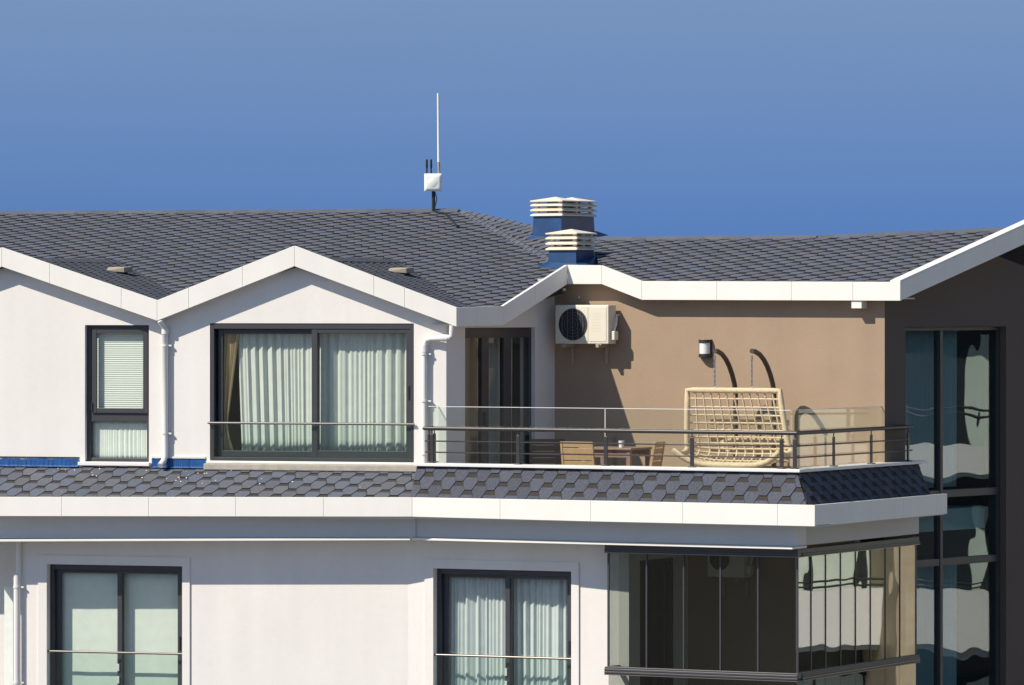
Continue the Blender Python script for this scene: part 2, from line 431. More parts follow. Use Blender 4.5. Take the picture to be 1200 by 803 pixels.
b.hexa([(rk(0)[0], rk(0)[1], rk(0)[2] + .003), (rk(1)[0], rk(1)[1], rk(1)[2] + .003), (rk(1)[0], rk(1)[1], rk(1)[2] + .022), (rk(0)[0], rk(0)[1], rk(0)[2] + .022)],
       [(p[0] + WF.vd[0]*.16, p[1] + WF.vd[1]*.16, p[2] + d) for p, d in ((rk(0), .003), (rk(1), .003), (rk(1), .022), (rk(0), .022))])
b.build('edge_trim', 'fascia_white', building)
# soffits of the brown wall eaves, of the door wall and of the wing
def soff(P, Q, nrm, w, dz=.02):
    b = MB(); f = [(P[0] + nrm[0]*.05, P[1] + nrm[1]*.05), (Q[0] + nrm[0]*.05, Q[1] + nrm[1]*.05)]; k = [(P[0] + nrm[0]*w, P[1] + nrm[1]*w), (Q[0] + nrm[0]*w, Q[1] + nrm[1]*w)]
    b.hexa([(*f[0], P[3] + dz), (*f[1], Q[3] + dz), (*k[1], Q[3] + dz), (*k[0], P[3] + dz)], [(*f[0], P[3] + dz + .02), (*f[1], Q[3] + dz + .02), (*k[1], Q[3] + dz + .02), (*k[0], P[3] + dz + .02)])
    b.build('soffit', 'soffit', building)
soff(Aa, Bb, dn, .42); soff(Bb, Cc, dn, .42); soff(Cc, Dd, BF.vd, .5); soff(Dd, Ee, BF.vd, .5); soff(Ee, Ff, BF.vd, .5)
wo = .36
b = MB(); zc_ = Cc[3] + .045; qd = BW.xy(BW.u(706), .1)  # extra slab over the inner corner, added to stop sunlight leaking through
pp = [(Cc[0], Cc[1] + .03), (Dd[0], Dd[1] + .03), qd, (IC[0] - .05, IC[1] + .12), (IC[0] - .24, IC[1] - .24)]
b.hexa([(x, y, zc_) for x, y in pp], [(x, y, zc_ + .03) for x, y in pp]); b.build('soffit', 'soffit', building)
soff(rk(.1), rk(1), WF.vd, wo); soff(rk2(0), rk2(1), WF.vd, wo)
b = MB(); zc_ = .135  # second, lower filler slab, added to block the remaining light leak
pp = [(Cc[0] - .02, Cc[1] + .06), (IC[0] + .12, IC[1] + .1), (IC[0] - .3, IC[1] + .1), (IC[0] - .26, IC[1] - .12), (Cc[0] - .08, Cc[1] + .02)]
b.hexa([(x, y, zc_) for x, y in pp], [(x, y, zc_ + .03) for x, y in pp]); b.build('soffit', 'soffit', building)
# beam end under the eaves
bu0, bu1 = BF.u(997), BF.u(1009)
box_part('beam_end', 'fascia_white', building, BF, bu0, bu1, .02, .31, BF.z(361.5, bu0), BF.z(352.6, bu0), .004)
# upper strip of the walls behind those fascias closes the gap up to the roof
wall('wall', 'brown_render', BW, [(BW.u(650), .38), (BW.u(716), .36), (BW.u(760), .16)], .1405, [], thick=.2)

# lower fascia: left, balcony side, return
def lpt(px, yt, yb): u = LE.u(px); a = LE.xy(u); return (a[0], a[1], LE.z(yt, u), LE.z(yb, u))
lj = [-60, -30, 72, 174, 276, 379, 483]
for a, c in zip(lj, lj[1:]):
    f = lambda p: lpt(p, 582.4 + .6*p/483, 604.9 + .7*p/483)
    panel(f(a), f(c), LE.vd, .05)
rj = [483, 586, 692, 800, 911, 955]
zl = f(483)
for a, c in zip(rj, rj[1:]):
    def f2(p):
        u = RE.u(p); q = RE.xy(u); t = min(1, (p - 483)/200.); return (q[0], q[1], zl[2] + (ZF1 - zl[2])*t, zl[3] + (ZF0 - zl[3])*t)
    panel(f2(a), f2(c), RE.vd, .05)
fend = FE.u(1110)
fj = [0] + [FE.u(p) for p in (979, 1019.5, 1059, 1098)] + [fend]
for a, c in zip(fj, fj[1:]):
    p, q = FE.xy(a), FE.xy(c); panel((*p, ZF1, ZF0), (*q, ZF1, ZF0), FE.vd, .05)
# flat ledge behind the fascia, soffit under it
SV = .20; CV = .46
b = MB()
ruL = RE.u(470, .3)
b.box(RE, ruL, -.05, .05, .9, -2.72, -2.66); b.build('eaves_ledge', 'felt', building)
b = MB(); b.box(FE, .92, fend, .05, .9, -2.72, -2.66); b.build('eaves_ledge', 'felt', building)
b = MB(); b.box(LE, LE.u(-80), .0, .05, 1.0, -2.76, -2.70); b.build('eaves_ledge', 'felt', building)
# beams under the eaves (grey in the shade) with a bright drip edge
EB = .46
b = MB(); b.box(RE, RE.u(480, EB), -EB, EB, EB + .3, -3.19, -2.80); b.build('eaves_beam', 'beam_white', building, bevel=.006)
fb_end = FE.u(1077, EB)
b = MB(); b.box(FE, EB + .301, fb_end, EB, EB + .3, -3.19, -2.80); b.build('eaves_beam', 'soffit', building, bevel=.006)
b = MB(); b.box(RE, RE.u(474, EB - .21), -EB + .03, EB - .21, EB + .25, -3.222, -3.192); b.build('drip_edge', 'fascia_white', building, bevel=.004)
ue0, ue1 = LE.u(-60, EB), LE.u(487, EB)
zs0, zs1 = LE.z(631.5, ue0, EB), -3.19
b = MB()
b.hexa([LE.P(ue0, EB, zs0), LE.P(ue1, EB, zs1), LE.P(ue1, EB, -2.8), LE.P(ue0, EB, -2.8)], [LE.P(ue0, EB + .3, zs0), LE.P(ue1, EB + .3, zs1), LE.P(ue1, EB + .3, -2.8), LE.P(ue0, EB + .3, -2.8)])
b.build('eaves_beam', 'beam_white', building, bevel=.006)
b = MB()
b.hexa([LE.P(ue0, EB - .24, zs0 - .032), LE.P(ue1, EB - .24, zs1 - .032), LE.P(ue1, EB - .24, zs1 - .002), LE.P(ue0, EB - .24, zs0 - .002)],
       [LE.P(ue0, EB + .25, zs0 - .032), LE.P(ue1, EB + .25, zs1 - .032), LE.P(ue1, EB + .25, zs1 - .002), LE.P(ue0, EB + .25, zs0 - .002)])
b.build('drip_edge', 'fascia_white', building, bevel=.004)
b = MB(); b.box(RE, RE.u(470, .8), 0, .05, EB, -2.92, -2.89); b.build('soffit', 'soffit', building)
b = MB(); b.box(FE, EB, fend, .05, EB, -2.92, -2.89); b.build('soffit', 'soffit', building)
b = MB(); b.box(LE, LE.u(-80), 0, .05, EB, -2.93, -2.90); b.build('soffit', 'soffit', building)
b = MB(); b.box(LE, LE.u(-160), .2, EB + .31, 3.4, -3.18, -3.12); b.build('soffit', 'soffit', building)

# ------------------------------------------------------------------ roofs made of hexagonal shingles
SP, AF = .333, .112                                        # spacing of tabs in a row, flat edge of a tab
def clip_poly(pts, poly):
    out = pts
    for (ax, ay), (bx_, by_) in zip(poly, poly[1:] + poly[:1]):
        inp, out = out, []
        if not inp: return []
        def side(p): return (bx_-ax)*(p[1]-ay) - (by_-ay)*(p[0]-ax)
        for p, q in zip(inp, inp[1:] + inp[:1]):
            a, c = side(p), side(q)
            if a >= 0: out.append(p)
            if (a >= 0) != (c >= 0):
                t = a/(a - c); out.append((p[0] + (q[0]-p[0])*t, p[1] + (q[1]-p[1])*t))
    return out
def area(p): return .5*sum(a[0]*c[1] - c[0]*a[1] for a, c in zip(p, p[1:] + p[:1]))

class Slope:                                               # a roof plane: a along the eaves, b up the slope
    def __init__(s, p0, adir, bdir):
        s.p0 = Vector(p0); s.a = Vector(adir).normalized(); bd = Vector(bdir); bd -= s.a*bd.dot(s.a); s.b = bd.normalized(); s.n = s.a.cross(s.b)
        if s.n.z < 0: s.n = -s.n
    def P(s, a, b, h=0): return s.p0 + s.a*a + s.b*b + s.n*h
    def ab(s, p): d = Vector(p) - s.p0; return (d.dot(s.a), d.dot(s.b))
    def ray(s, px, py): return s.ab(ray_plane(px, py, s.p0, s.n))

def tab_polys(e, dark=.62):
    w = SP - AF; yd = 2*e - dark*e
    wd = AF/2 + (w - AF)/2 * dark
    g = .0030
    main = [(-AF/2 + g, g*.6), (AF/2 - g, g*.6), (w/2 - g, e), (wd, yd), (-wd, yd), (-w/2 + g, e)]
    top = [(-wd, yd), (wd, yd), (AF/2, 2*e), (-AF/2, 2*e)]
    return main, top
def tab_h(y, e): return .017 - .0135*max(0, min(1, y/(2*e)))
def emit_tab(mb, S, ca, cb, e, polys, rnd, world):
    for mi, p in enumerate(polys):
        if len(p) < 3 or area(p) < 2e-5: continue
        up = [S.P(ca + x, cb + y, tab_h(y, e)) for x, y in p] if world else [Vector((x, y, tab_h(y, e))) for x, y in p]
        mb.poly(up, mi, rnd)
        for (p1, q1, (x1, y1), (x2, y2)) in zip(up, up[1:] + up[:1], p, p[1:] + p[:1]):
            if mi == 0 and (y1 + y2)/2 < e*1.02:
                dn_ = (S.n if world else Vector((0, 0, 1))) * .016
                mb.poly([p1 - dn_, q1 - dn_, q1, p1], 1, rnd)

def shingles(S, poly, e, piece_parent=None, limit=10**6, stuff_parent=None, mats=('shingle', 'shingle_band'), org=None, phase=0.0, dark=.62):
    if area(poly) < 0: poly = poly[::-1]
    amin, amax = min(p[0] for p in poly), max(p[0] for p in poly); bmin, bmax = min(p[1] for p in poly), max(p[1] for p in poly)
    oa, ob = org if org else (amin, bmin); amin = oa + math.floor((amin - oa)/SP)*SP; bmin = ob + 2*math.floor((bmin - ob)/(2*e))*e
    base = tab_polys(e, dark); stuff = MB(); shared = None; cnt = 0
    rows = int((bmax - bmin)/e) + 4
    for r in range(-2, rows):
        for c in range(int((amax - amin)/SP) + 3):
            ca = amin + (c - 1)*SP + (r % 2)*SP/2 + phase + random.uniform(-.004, .004); cb = bmin + (r)*e - .5*e*0
            cl = [clip_poly([(ca + x, cb + y) for x, y in p], poly) for p in base]
            ar = sum(max(0, area(p)) for p in cl if len(p) > 2)
            if ar < (4e-4 if piece_parent is None else 2.5e-3): continue
            full = sum(area(list(p)) for p in base)
            loc = [[(x - ca, y - cb) for x, y in p] for p in cl]
            rnd = random.random()
            if piece_parent is not None and cnt < limit:
                cnt += 1
                whole = abs(ar - full) < 1e-5
                if whole and shared is not None: me = shared
                else:
                    mb = MB(); emit_tab(mb, S, 0, 0, e, loc, 0.0, False)
                    me = bpy.data.meshes.new('shingle'); me.from_pydata([tuple(v) for v in mb.v], [], mb.f)
                    for a in mats: me.materials.append(MATS[a])
                    me.polygons.foreach_set('material_index', mb.m); me.update()
                    if whole: shared = me
                o = bpy.data.objects.new('shingle', me); col.objects.link(o); o.parent = piece_parent
                o.location = S.P(ca, cb) + Vector((0, 0, H)) - WLOC[piece_parent]
                a_, b_, n_ = S.a, S.b, S.n
                if a_.cross(b_).dot(n_) < 0: a_ = -a_
                o.rotation_euler = Matrix((a_, b_, n_)).transposed().to_euler()
            else:
                emit_tab(stuff, S, ca, cb, e, loc, rnd, True)
    if stuff.v:
        o = stuff.build('shingle_field', list(mats), stuff_parent or piece_parent); o['kind'] = 'stuff'
    return cnt
def slab(S, poly, name, h0=-.10, h1=-.004, m='felt'):
    if area(poly) < 0: poly = poly[::-1]
    b = MB(); b.hexa([S.P(a, c, h0) for a, c in poly], [S.P(a, c, h1) for a, c in poly]); return b.build(name, m, building)

def ridge_caps(p, q, parent, wid=.13, step=.24, rise=.05, name='ridge_cap', every=True):
    p, q = Vector(p), Vector(q); L = (q - p).length; d = (q - p).normalized(); side = Vector((d.y, -d.x, 0)).normalized(); n = int(L/step)
    mb = MB()
    for i in range(n):
        a = p + d*(i*step); c = a + d*(step*1.12); h0, h1 = rise + .011, rise
        drop = Vector((0, 0, -.055))
        f = [a + side*wid + drop + Vector((0,0,h0)), a + Vector((0,0,h0)), a - side*wid + drop + Vector((0,0,h0))]
        k = [c + side*wid + drop + Vector((0,0,h1)), c + Vector((0,0,h1)), c - side*wid + drop + Vector((0,0,h1))]
        rn = random.random()
        mb.poly([f[0], k[0], k[1], f[1]], 0, rn); mb.poly([f[1], k[1], k[2], f[2]], 0, rn)
        lo = Vector((0, 0, -.02)); mb.poly([f[0] + lo, f[1] + lo, f[1], f[0]], 1, rn); mb.poly([f[1] + lo, f[2] + lo, f[2], f[1]], 1, rn)
    o = mb.build(name, ['shingle', 'shingle_band'], parent); o['kind'] = 'stuff'; return o

# --- skirt roof below the balcony
zb0, zb1 = -2.655, -2.232
S1 = Slope(RE.P(0, SV, zb0), (*RE.ud, 0), (RE.vd[0]*(CV - SV), RE.vd[1]*(CV - SV), zb1 - zb0))
ln1 = math.hypot(CV - SV, zb1 - zb0)
cl_u = RE.u(489, CV)
poly1 = [(RE.u(481, SV), 0), (-SV, 0), (-CV, ln1), (cl_u, ln1)]
skirt1 = slab(S1, poly1, 'skirt_roof')
n1 = shingles(S1, poly1, .133, skirt1, mats=('shingle_blue', 'shingle_dark'), phase=.05, dark=.52)
S2 = Slope(FE.P(0, SV, zb0), (*FE.ud, 0), (FE.vd[0]*(CV - SV), FE.vd[1]*(CV - SV), zb1 - zb0))
fe1, fe0 = FE.u(1090, SV), FE.u(1075, CV)
poly2 = [(SV, 0), (fe1, 0), (fe0, ln1), (CV, ln1)]
skirt2 = slab(S2, poly2, 'skirt_roof')
n2 = shingles(S2, poly2, .133, skirt2, mats=('shingle_blue', 'shingle_dark'), phase=.1, dark=.52)
# --- skirt roof on the left
lv0, lv1 = .10, WL.loc(0, 0)[1]*0 + LE.loc(WL.x, WL.y)[1]
lz0, lz1 = -2.70, -2.305
S3 = Slope(LE.P(0, lv0, lz0), (*LE.ud, 0), (LE.vd[0]*(lv1 - lv0), LE.vd[1]*(lv1 - lv0), lz1 - lz0))
ln3 = math.hypot(lv1 - lv0, lz1 - lz0)
poly3 = [(LE.u(-14, lv0), 0), (LE.u(480, lv0), 0), (LE.u(489, lv1), ln3), (LE.u(-14, lv1), ln3)]
skirt3 = slab(S3, poly3, 'skirt_roof')
n3 = shingles(S3, poly3, .155, skirt3, mats=('shingle', 'shingle_band'), phase=.02, dark=.42)

# --- main roof, gables (in the frame of the white wall)
TB = math.tan(R(10.5))
MV0, MZ0 = 1.0, -.05
def mz(v): return MZ0 + (v - MV0)*TB
SM = Slope(WL.P(0, MV0, MZ0), (*WL.ud, 0), (WL.vd[0], WL.vd[1], TB))
P0 = ray_plane(540, 247.5, SM.p0, SM.n); p0u, p0v = WL.loc(P0.x, P0.y)
Ph = ray_plane(658, 312, SM.p0, SM.n)
a0 = SM.ab(P0); ah = SM.ab(Ph)
fa = SM.ab((Aa[0] + dn[0]*.07, Aa[1] + dn[1]*.07, 0)); fc = SM.ab((Cc[0] + dn[0]*.07, Cc[1] + dn[1]*.07, 0))
def on_line(bv): t = (bv - fa[1])/(fc[1] - fa[1]); return fa[0] + (fc[0] - fa[0])*t
bl = -.55
polyM = [(-10.5, bl), (on_line(bl), bl), (on_line(fc[1]), fc[1]), ah, a0, (-10.5, a0[1])]
def convex(pl):
    s = [ (b_[0]-a_[0])*(c_[1]-b_[1]) - (b_[1]-a_[1])*(c_[0]-b_[0]) for a_, b_, c_ in zip(pl, pl[1:]+pl[:1], pl[2:]+pl[:2])]
    return all(x >= -1e-6 for x in s)
print('main polygon convex', convex(polyM), polyM)
roof = slab(SM, polyM, 'roof')
u1r, u2r, uV, uE = gp[1][0], gp[3][0], gp[2][0], gp[4][0]
zr1 = GF.z(304.5, u1r);  zV = GF.z(352, uV) - .03; zE = GF.z(361, uE)
v0 = GV + .06
def gable_slope(ur, uo, zo, zr):
    vE = MV0 + (zr - MZ0)/TB; d = 1 if uo > ur else -1
    p = WL.P(uo, v0, zo); q = WL.P(ur, v0, zr)
    return Slope(p, (*WL.vd, 0), Vector(q) - Vector(p)), vE
gab = []
for ur, uo, zo in ((u1r, uV, zV), (u2r, uV, zV), (u2r, uE, zE - .03), (u1r, 2*u1r - uV, zV)):
    zr = zr1
    Sg, vE = gable_slope(ur, uo, zo, zr); L = Sg.ab(WL.P(ur, v0, zr))[1]
    vo = MV0 + (zo - MZ0)/TB
    pl = [(0, 0), (max(.4, vo - v0) + .25, 0), (vE - v0 + .3, L), (0, L)]
    if uo == uE:                                            # runs down to the fascia over the terrace door
        kz = (zo - zr)/(uo - ur)
        def gpnt(x, y): q = WL.loc(x, y); return Sg.ab(WL.P(q[0], q[1], zr + kz*(q[0] - ur)))
        pl = [gpnt(Aa[0] + dn[0]*.06 + ddir[0]*.1, Aa[1] + dn[1]*.06 + ddir[1]*.1), gpnt(Bb[0] + dn[0]*.06, Bb[1] + dn[1]*.06), (vE - v0 + .3, L), (0, L)]
    rf = slab(Sg, pl, 'gable_roof'); gab.append((Sg, pl, rf))
shingles(gab[0][0], gab[0][1], .15, None, stuff_parent=gab[0][2], dark=.40, mats=('shingle', 'shingle_dash')); shingles(gab[2][0], gab[2][1], .15, None, stuff_parent=gab[2][2], dark=.40, mats=('shingle', 'shingle_dash'))
shingles(gab[1][0], gab[1][1], .15, None, stuff_parent=gab[1][2])
vE = MV0 + (zr1 - MZ0)/TB
for ur, rf in ((u1r, gab[0][2]), (u2r, gab[2][2])): ridge_caps(WL.P(ur, v0, zr1), WL.P(ur, vE - .1, zr1), rf, rise=.03)
shingles(SM, polyM, .165, None, stuff_parent=roof, dark=.40, mats=('shingle', 'shingle_dash'))
ridge_caps(SM.P(-10.5, a0[1]), P0, roof, rise=.035); ridge_caps(Ph, P0, roof, wid=.12, rise=.028)
# --- roof above the brown wall
TR = math.tan(R(12))
SR = Slope(BF.P(0, .06, Ee[2] - .02), (*BF.ud, 0), (BF.vd[0], BF.vd[1], TR))
r1, r2, r3 = SR.ray(690, 280.5), SR.ray(960, 278.5), SR.ray(1215, 268)
ug_ = SR.ab((Ff[0] + WF.vd[0]*.07, Ff[1] + WF.vd[1]*.07, 0))[0]
rg = WF.xy(ug*1.12, .08); rg = SR.ab((rg[0], rg[1], 0)); 
gx = SR.ab(Vector((WF.xy(ug*1.12, .08)[0], WF.xy(ug*1.12, .08)[1], Ee[2] + TR*BF.loc(*WF.xy(ug*1.12, .08))[1])))
polyR = [(SR.ray(753, 331)[0], 0), (r2[0], 0), r2, r1, SR.ray(702, 309)]
print('right polygon convex', convex(polyR))
polyR2 = [(r2[0], 0), (ug_, 0), (max(gx[0], r3[0]), r3[1]), r2]
roofR = slab(SR, polyR, 'roof'); slab(SR, polyR2, 'roof')
n4 = shingles(SR, polyR2, .15, roofR, limit=max(0, 298 - n1 - n2 - n3), stuff_parent=roofR, org=(0, 0), dark=.40, mats=('shingle', 'shingle_dash')); shingles(SR, polyR, .15, None, stuff_parent=roofR, org=(0, 0), dark=.40, mats=('shingle', 'shingle_dash'))
print('shingles', n1, n2, n3, n4)
Pr1, Pr2, Pr3 = SR.P(*r1), SR.P(*r2), SR.P(*r3)
ridge_caps(Pr1, Pr2, roofR, rise=.03); ridge_caps(Pr2, Pr3, roofR, rise=.03)
# hip end between the two roofs, and the slopes at the back
Pf = Vector(Pr1)
SH = Slope(Ph, Pf - Ph, P0 - Ph)
plH = [SH.ab(Ph), SH.ab(Pf), SH.ab(P0)]
hip = slab(SH, plH, 'hip_roof'); shingles(SH, plH, .15, None, stuff_parent=hip, dark=.40, mats=('shingle', 'shingle_dash'))
ridge_caps(Pf, P0, hip, wid=.12, rise=.02)
b = MB(); back = Vector((.3, 1, -.25)).normalized()*9
PL = SM.P(-10.5, a0[1]); b.poly([PL, P0, P0 + back, PL + back]); b.poly([P0, Pr1, Pr1 + back, P0 + back]); b.poly([Pr1, Pr2, Pr2 + back, Pr1 + back]); b.poly([Pr2, Pr3, Pr3 + back, Pr2 + back])
b.build('back_roof', 'shingle', building)
# valley fill between hip foot and the right roof (behind the chimneys)
def ins(p, n, d, dz): return (p[0] + n[0]*d, p[1] + n[1]*d, p[2] + dz)
b = MB(); cT, dT, eT = ins(Cc, BF.vd, .05, -.03), ins(Dd, BF.vd, .05, -.03), ins(Ee, BF.vd, .05, -.03)
vv = SR.P(*SR.ray(702, 309.5), -.02)
b.hexa([cT, dT, vv, Ph + Vector((0, 0, -.02))], [tuple(Vector(q) + Vector((0, 0, -.06))) for q in (cT, dT, vv, Ph + Vector((0, 0, -.02)))])
b.poly([dT, eT, vv]); b.build('valley_roof', 'shingle', building)

# ------------------------------------------------------------------ windows
def rect_frame(b, fr, u0, u1, z0, z1, v0, v1, t, tb=None, tt=None):
    tb = tb or t; tt = tt or t
    b.box(fr, u0, u0 + t, v0, v1, z0, z1); b.box(fr, u1 - t, u1, v0, v1, z0, z1)
    b.box(fr, u0 + t, u1 - t, v0 + .0015, v1 - .0015, z0, z0 + tb); b.box(fr, u0 + t, u1 - t, v0 + .0015, v1 - .0015, z1 - tt, z1)
def pane(fr, u0, u1, z0, z1, v, m, parent, name='pane', th=.006):
    return box_part(name, m, parent, fr, u0, u1, v, v + th, z0, z1)
def room(fr, u0, u1, z0, z1, v0=.302, depth=3.0, m='room', e=.5):
    b = MB(); a, c, l, h = u0 - e, u1 + e, z0 - .05, z1 + .15
    f = [fr.P(a, v0, l), fr.P(c, v0, l), fr.P(c, v0, h), fr.P(a, v0, h)]; k = [fr.P(a, v0 + depth, l), fr.P(c, v0 + depth, l), fr.P(c, v0 + depth, h), fr.P(a, v0 + depth, h)]
    b.hexa(f, k, open_=(0,)); return b.build('room', m, building)
def curtain(name, fr, u0, u1, z0, z1, v, m, label, folds=14, amp=.03, seed=1, gather=None, sag=0.0, cat='curtain', group=None):
    rn = random.Random(seed); n = folds*10; rows = 9; b = MB(); ph = [rn.uniform(0, 6.28) for _ in range(4)]
    def prof(t, h):
        w = t*folds*2*math.pi + 1.3*math.sin(t*5 + ph[0]) + .8*math.sin(t*13 + ph[1])
        return amp*(.55 + .45*math.sin(t*9 + ph[2]))*math.sin(w) + amp*.35*math.sin(w*2 + ph[3]) + amp*.4*h*math.sin(t*7 + ph[1])
    for j in range(rows + 1):
        h = j/rows
        for i in range(n + 1):
            t = i/n; a, c = (gather(h) if gather else (u0, u1))
            b.v.append(fr.P(a + (c - a)*t, v + prof(t, h), z1 + (z0 - z1)*h + sag*math.sin(t*folds*6.28)*h*.2))
    for j in range(rows):
        for i in range(n):
            k = j*(n + 1) + i; b.f.append((k, k + 1, k + n + 2, k + n + 1)); b.m.append(0); b.r.append(0.0)
    o = b.build(name, m, smooth=True); tag(o, label, cat, group or {'sheer_curtain': 'sheer curtains behind the windows', 'beige_drape': 'beige drapes behind the windows', 'roller_screen': 'flat screens in the lower french window'}[name])
    sm = o.modifiers.new('thickness', 'SOLIDIFY'); sm.thickness = .003; return o
def tubepart(name, pts, r, m, parent, n=10): b = MB(); b.tube(pts, r, n); return b.build(name, m, parent, smooth=True)

# --- narrow window with the blind
u0, u1 = w1; z0, z1 = w1z
b = MB(); rect_frame(b, WL, u0 + .002, u1 - .002, z0, z1 - .002, .07, .15, .055, tb=.05)
zt0, zt1 = WL.z(494, u0), WL.z(479, u0)
b.box(WL, u0 + .057, u1 - .057, .072, .148, zt0, zt1)
win1 = b.build('window', 'frame_dark', building, bevel=.004)
b = MB(); rect_frame(b, WL, u0 + .085, u1 - .035, zt1 - .06, z1 - .045, .045, .0705, .07); b.build('sash', 'frame_dark', win1, bevel=.005)
pane(WL, u0 + .15, u1 - .10, zt1 + .01, z1 - .11, .075, 'glass_window', win1); pane(WL, u0 + .058, u1 - .058, z0 + .052, zt0, .09, 'glass_window', win1)
tubepart('hinge', [WL.P(u0 + .09, .036, zt1 - .03), WL.P(u0 + .09, .036, zt1 + .08)], .010, 'frame_dark', win1, 8)
box_part('sill', 'fascia_white', win1, WL, u0 - .08, u1 + .03, -.07, .069, z0 - .052, z0 - .004, .006)
room(WL, u0, u1, z0, z1)
bl = thing('venetian_blind', WL.P((u0 + u1)/2, .17, zt1), 'closed pale venetian blind behind the narrow window', 'blind')
nsl = 38; hs = (z1 - .05 - zt1 + .02)/nsl; me0 = None
for i in range(nsl):
    zc = zt1 - .01 + hs*i
    if me0 is None:
        b = MB(); f = [WL.P(u0 + .06, .133, zc), WL.P(u1 - .06, .133, zc), WL.P(u1 - .06, .128, zc + hs*.55), WL.P(u0 + .06, .128, zc + hs*.55)]
        k = [WL.P(u0 + .06, .128, zc + hs*.56), WL.P(u1 - .06, .128, zc + hs*.56), WL.P(u1 - .06, .136, zc + hs*1.08), WL.P(u0 + .06, .136, zc + hs*1.08)]
        b.poly(f); b.poly(k); so_ = b.build('slat', 'blind', bl); sm = so_.modifiers.new('thickness', 'SOLIDIFY'); sm.thickness = .001; me0 = so_
    else:
        c = copy_obj(me0, bl); c.location.z = me0.location.z + hs*i
curtain('sheer_curtain', WL, u0 + .06, u1 - .06, z0 + .03, zt0 + .01, .162, 'roller', 'pale sheer cloth behind the low pane under the venetian blind', 12, .006, 3)

# --- big sliding window of the upper storey
u0, u1 = w2; z0, z1 = w2z
um = WL.u(367)
b = MB(); rect_frame(b, WL, u0 + .002, u1 - .002, z0, z1 - .002, .008, .158, .055, tb=.05, tt=.075)
win2 = b.build('window', 'frame_dark', building, bevel=.004)
b = MB(); rect_frame(b, WL, u0 + .09, um + .05, z0 + .052, z1 - .08, .088, .138, .065, tb=.085); b.build('sash', 'frame_dark', win2, bevel=.005)
b = MB(); rect_frame(b, WL, um - .03, u1 - .03, z0 + .05, z1 - .06, .018, .073, .085, tb=.10, tt=.075); b.build('sash', 'frame_dark', win2, bevel=.005)
pane(WL, u0 + .15, um - .01, z0 + .13, z1 - .14, .110, 'glass_window', win2); pane(WL, um + .05, u1 - .11, z0 + .145, z1 - .13, .043, 'glass_window', win2)
box_part('handle', 'black_plastic', win2, WL, u1 - .085, u1 - .06, .0, .0175, WL.z(468, u1), WL.z(452, u1), .004)
zr_ = WL.z(496.5, (u0 + u1)/2)
tubepart('guard_rail', [WL.P(u0 - .02, -.03, zr_), WL.P(u1 + .02, -.03, zr_)], .017, 'rail_bright', win2)
pane(WL, u0 + .01, u1 - .01, z0 + .02, zr_ - .012, -.018, 'glass_guard', win2, 'guard_pane', .010)
b = MB(); b.box(WL, u0 - .03, u1 + .03, -.06, .007, z0 - .035, z0 - .003); b.build('sill', 'fascia_white', win2, bevel=.006)
b = MB(); b.box(WL, u0 - .06, u1 + .08, -.10, -.002, z0 - .125, z0 - .037); b.build('sill_upstand', 'concrete', win2, bevel=.012)
room(WL, u0, u1, z0, z1)
zc0, zc1 = z0 + .10, z1 + .02
uc = WL.u(281.5, .215)
curtain('sheer_curtain', WL, uc, um - .0, zc0, zc1, .215, 'sheer', 'white sheer curtain beside the tied beige drape, left half of the wide window', 10, .026, 5, gather=lambda h: (uc - .04 + .07*h, um + .08))
curtain('sheer_curtain', WL, WL.u(374, .205), u1 - .02, zc0, zc1, .205, 'sheer', 'white sheer curtain behind the front sliding sash of the wide upper window', 11, .026, 8)
def dg(h):
    c = WL.u(260.5, .165); w = .27 - .20*min(1, h/.80) if h < .8 else .06 + .12*(h - .8)/.2
    return (c - (.0 if h < .8 else .03*(h - .8)/.2), c + w)
curtain('beige_drape', WL, 0, 1, zc0, zc1, .165, 'drape', 'beige drape gathered and tied at the edge of the wide upper window', 5, .018, 11, gather=dg)
curtain('beige_drape', WL, u1 - .08, u1 - .02, zc0, zc1, .18, 'drape', 'narrow beige drape edge hanging by the handle side of the wide upper window', 3, .02, 12)

